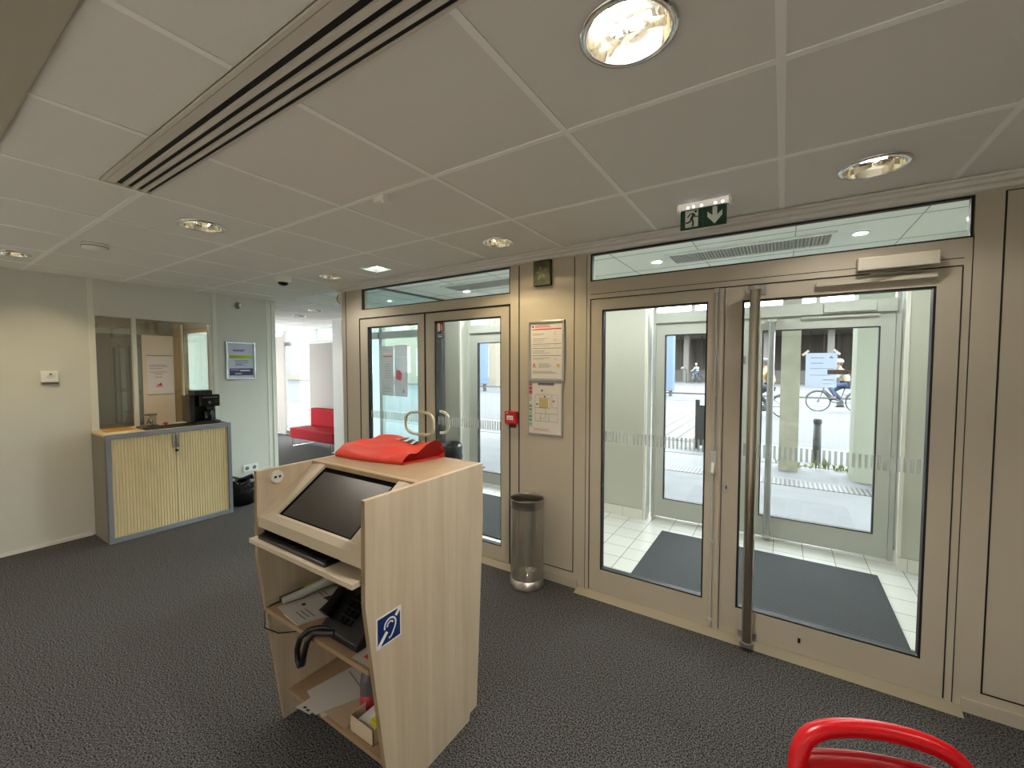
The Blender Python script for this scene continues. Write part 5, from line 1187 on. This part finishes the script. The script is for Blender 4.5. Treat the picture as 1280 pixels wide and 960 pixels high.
def rider(loc, rz, label, jacket, trousers, helm, group=None):
    t = thing('person', label, 'person', loc, rz, 'cyclists on the street')
    P = [(.21, 0, .98, .12, .13), (.17, 0, 1.12, .11, .13), (.11, 0, 1.28, .12, .16), (.06, 0, 1.40, .10, .15), (.02, 0, 1.475, .05), (-.01, 0, 1.56, .075, .07), (-.02, 0, 1.65, .09, .075), (-.015, 0, 1.72, .07, .06)]
    E_ = [(0, 1), (1, 2), (2, 3), (3, 4), (4, 5), (5, 6), (6, 7)]
    legs = []; arms = []
    for s, (kx, kz), (ax, az), (fx_, fz) in ((1, (-.13, .70), (.15, .265), (.02, .19)), (-1, (-.27, .86), (-.08, .505), (-.20, .43))):
        b = len(P); P += [(.17, s * .09, .93, .085), (kx, s * .10, kz, .058), ((kx + ax) / 2 + .02, s * .105, (kz + az) / 2, .055), (ax, s * .11, az, .035), (ax - .03, s * .115, az - .055, .034), (fx_ - .02, s * .12, fz, .028)]
        E_ += [(0, b), (b, b + 1), (b + 1, b + 2), (b + 2, b + 3), (b + 3, b + 4), (b + 4, b + 5)]; legs.append(b)
    for s in (1, -1):
        b = len(P); P += [(.05, s * .17, 1.38, .055), (-.06, s * .23, 1.19, .042), (-.22, s * .26, 1.11, .034), (-.31, s * .265, 1.075, .025, .03), (-.345, s * .265, 1.07, .018, .034)]
        E_ += [(3, b), (b, b + 1), (b + 1, b + 2), (b + 2, b + 3), (b + 3, b + 4)]; arms.append(b)
        for f in range(4):
            q = len(P); yy = s * (.238 + .018 * f); L = (.95, 1.05, 1.0, .8)[f]
            P += [(-.368, yy, 1.075, .009), (-.392 * 1 - .004 * L, yy, 1.058, .008), (-.385, yy, 1.034, .007)]; E_ += [(b + 4, q), (q, q + 1), (q + 1, q + 2)]
        q = len(P); P += [(-.325, s * .225, 1.062, .010), (-.35, s * .215, 1.042, .009), (-.372, s * .222, 1.034, .008)]; E_ += [(b + 3, q), (q, q + 1), (q + 1, q + 2)]
    body = skin('body', P, E_, SKINM, t, 1)
    def sub(idx_edges, grow, name, mt, root=0):
        ids = sorted({i for e in idx_edges for i in e}); mp = {i: n for n, i in enumerate(ids)}
        return skin(name, [tuple(P[i][:3]) + tuple(r + grow for r in P[i][3:]) for i in ids], [(mp[a], mp[b]) for a, b in idx_edges], mt, t, 1)
    je = [(0, 1), (1, 2), (2, 3)]
    for b in arms: je += [(3, b), (b, b + 1), (b + 1, b + 2), (b + 2, b + 3)]
    sub(je, .016, 'jacket', jacket)
    te = []
    for b in legs: te += [(0, b), (b, b + 1), (b + 1, b + 2), (b + 2, b + 3)]
    sub(te, .012, 'trousers', trousers)
    for b in legs:
        p, q = P[b + 4], P[b + 5]; m = MB(); m.tube([(p[0] + .05, p[1], p[2] + .0), (p[0], p[1], p[2] - .005), (q[0], q[1], q[2]), (q[0] - .05, q[1], q[2] - .01)], [.032, .042, .038, .024], 10); m.build('shoe', PLASB, t, local=True)
    m = MB(); m.ball((-.098, 0, 1.625), .016, 8, sx=1.2); 
    for s in (1, -1): m.ball((.0, s * .078, 1.62), .018, 8, sx=.8, sy=.5, sz=1.4)
    m.tube([(-.095, -.022, 1.585), (-.101, 0, 1.583), (-.095, .022, 1.585)], .006, 6); m.build('face_features', SKINM, t, local=True)
    m = MB()
    for s in (1, -1): m.ball((-.092, s * .030, 1.648), .009, 8)
    m.build('eyes', PLASB, t, local=True)
    m = MB(); m.lathe([(.108, 0), (.112, .03), (.10, .07), (.07, .105), (.03, .12), (0, .122), ], 0.0, 0, 1.665, 18, 0, True, 1.15, .9); m.lathe([(0, 0), (.108, 0)], 0, 0, 1.665, 18, 0, True, 1.15, .9); m.build('helmet', helm, t, local=True)
    m = MB(); m.lathe([(.06, 0), (.088, .04), (.09, .09), (.08, .12)], 0.012, 0, 1.56, 14, 0, True, 1.0, .95); m.build('hair', mat('hair_brown', (70, 54, 42), .7) if 'hair_brown' not in bpy.data.materials else bpy.data.materials['hair_brown'], t, local=True, closed=False)
    return t
DEN = mat('denim', (46, 62, 86), .8); CREAMJ = mat('jacket_cream', (134, 130, 116), .8); TANJ = mat('jacket_tan', (136, 114, 70), .8); HELW = mat('helmet_white', (150, 154, 154), .3); DK = mat('trousers_dark', (52, 54, 62), .8); GREYJ = mat('jacket_grey', (108, 120, 124), .8)
bicycle((1.58, 17.6, -.02), 0, 'dark city bicycle ridden past between the two concrete columns', BFR)
rider((1.58, 17.6, -.02), 0, 'person in cream jacket, jeans and white helmet cycling past', CREAMJ, DEN, HELW)
bicycle((-0.47, 14.8, -.02), 0, 'bicycle with an orange front crate behind the outer door pole', BFR, True)
rider((-0.47, 14.8, -.02), 0, 'person in tan jacket cycling behind the outer door pole', TANJ, DK, mat('helmet_dark', (60, 62, 66), .4))
bicycle((-6.45, 40, -.02), math.radians(65), 'small pale bicycle in front of the viaduct', mat('bike_pale', (110, 124, 124), .4))
rider((-6.45, 40, -.02), math.radians(65), 'distant person cycling in front of the viaduct', GREYJ, DEN, HELW)
t = thing('street_pole', 'short hooked street pole in front of the viaduct', 'pole', (-7.25, 40, -.02))
MB().tube([(-7.25, 40, -.02), (-7.25, 40, 1.0), (-7.3, 40, 1.2), (-7.5, 40, 1.28)], .06, 8).build('shaft', BOLL, t)
MB().ball((-7.6, 40, 1.28), .16, 10).build('head', KERB, t)

# ------------------------------------------------------------------ sky, camera, view
wd = bpy.data.worlds.new('World'); SC.world = wd; wd.use_nodes = True
nt = wd.node_tree; nt.nodes.clear()
ow = nt.nodes.new('ShaderNodeOutputWorld'); bg = nt.nodes.new('ShaderNodeBackground')
bg.inputs[0].default_value = (0.90, 0.965, 1.0, 1); bg.inputs[1].default_value = 7.0
nt.links.new(bg.outputs[0], ow.inputs[0])

cam = bpy.data.cameras.new('Camera'); co = bpy.data.objects.new('Camera', cam); COL.objects.link(co)
yaw, pitch = math.atan(338 / 520), -math.atan(23 / 520)
f = Vector((-math.sin(yaw) * math.cos(pitch), math.cos(yaw) * math.cos(pitch), math.sin(pitch)))
r = Vector((math.cos(yaw), math.sin(yaw), 0)); u = r.cross(f)
co.matrix_world = Matrix(((r.x, u.x, -f.x, 0), (r.y, u.y, -f.y, 0), (r.z, u.z, -f.z, 1.535), (0, 0, 0, 1)))
cam.sensor_width = 36; cam.lens = 36 * 520 / 1280; cam.clip_start = 0.02; cam.clip_end = 300
SC.camera = co

SC.view_settings.view_transform = 'Standard'; SC.view_settings.look = 'None'
SC.view_settings.exposure = 0.8; SC.view_settings.gamma = 1.0; SC.view_settings.use_curve_mapping = False
SC.cycles.use_denoising = True; SC.cycles.caustics_reflective = False; SC.cycles.caustics_refractive = False
SC.cycles.sample_clamp_indirect = 6.0; SC.cycles.max_bounces = 12; SC.cycles.transparent_max_bounces = 24; SC.cycles.diffuse_bounces = 6
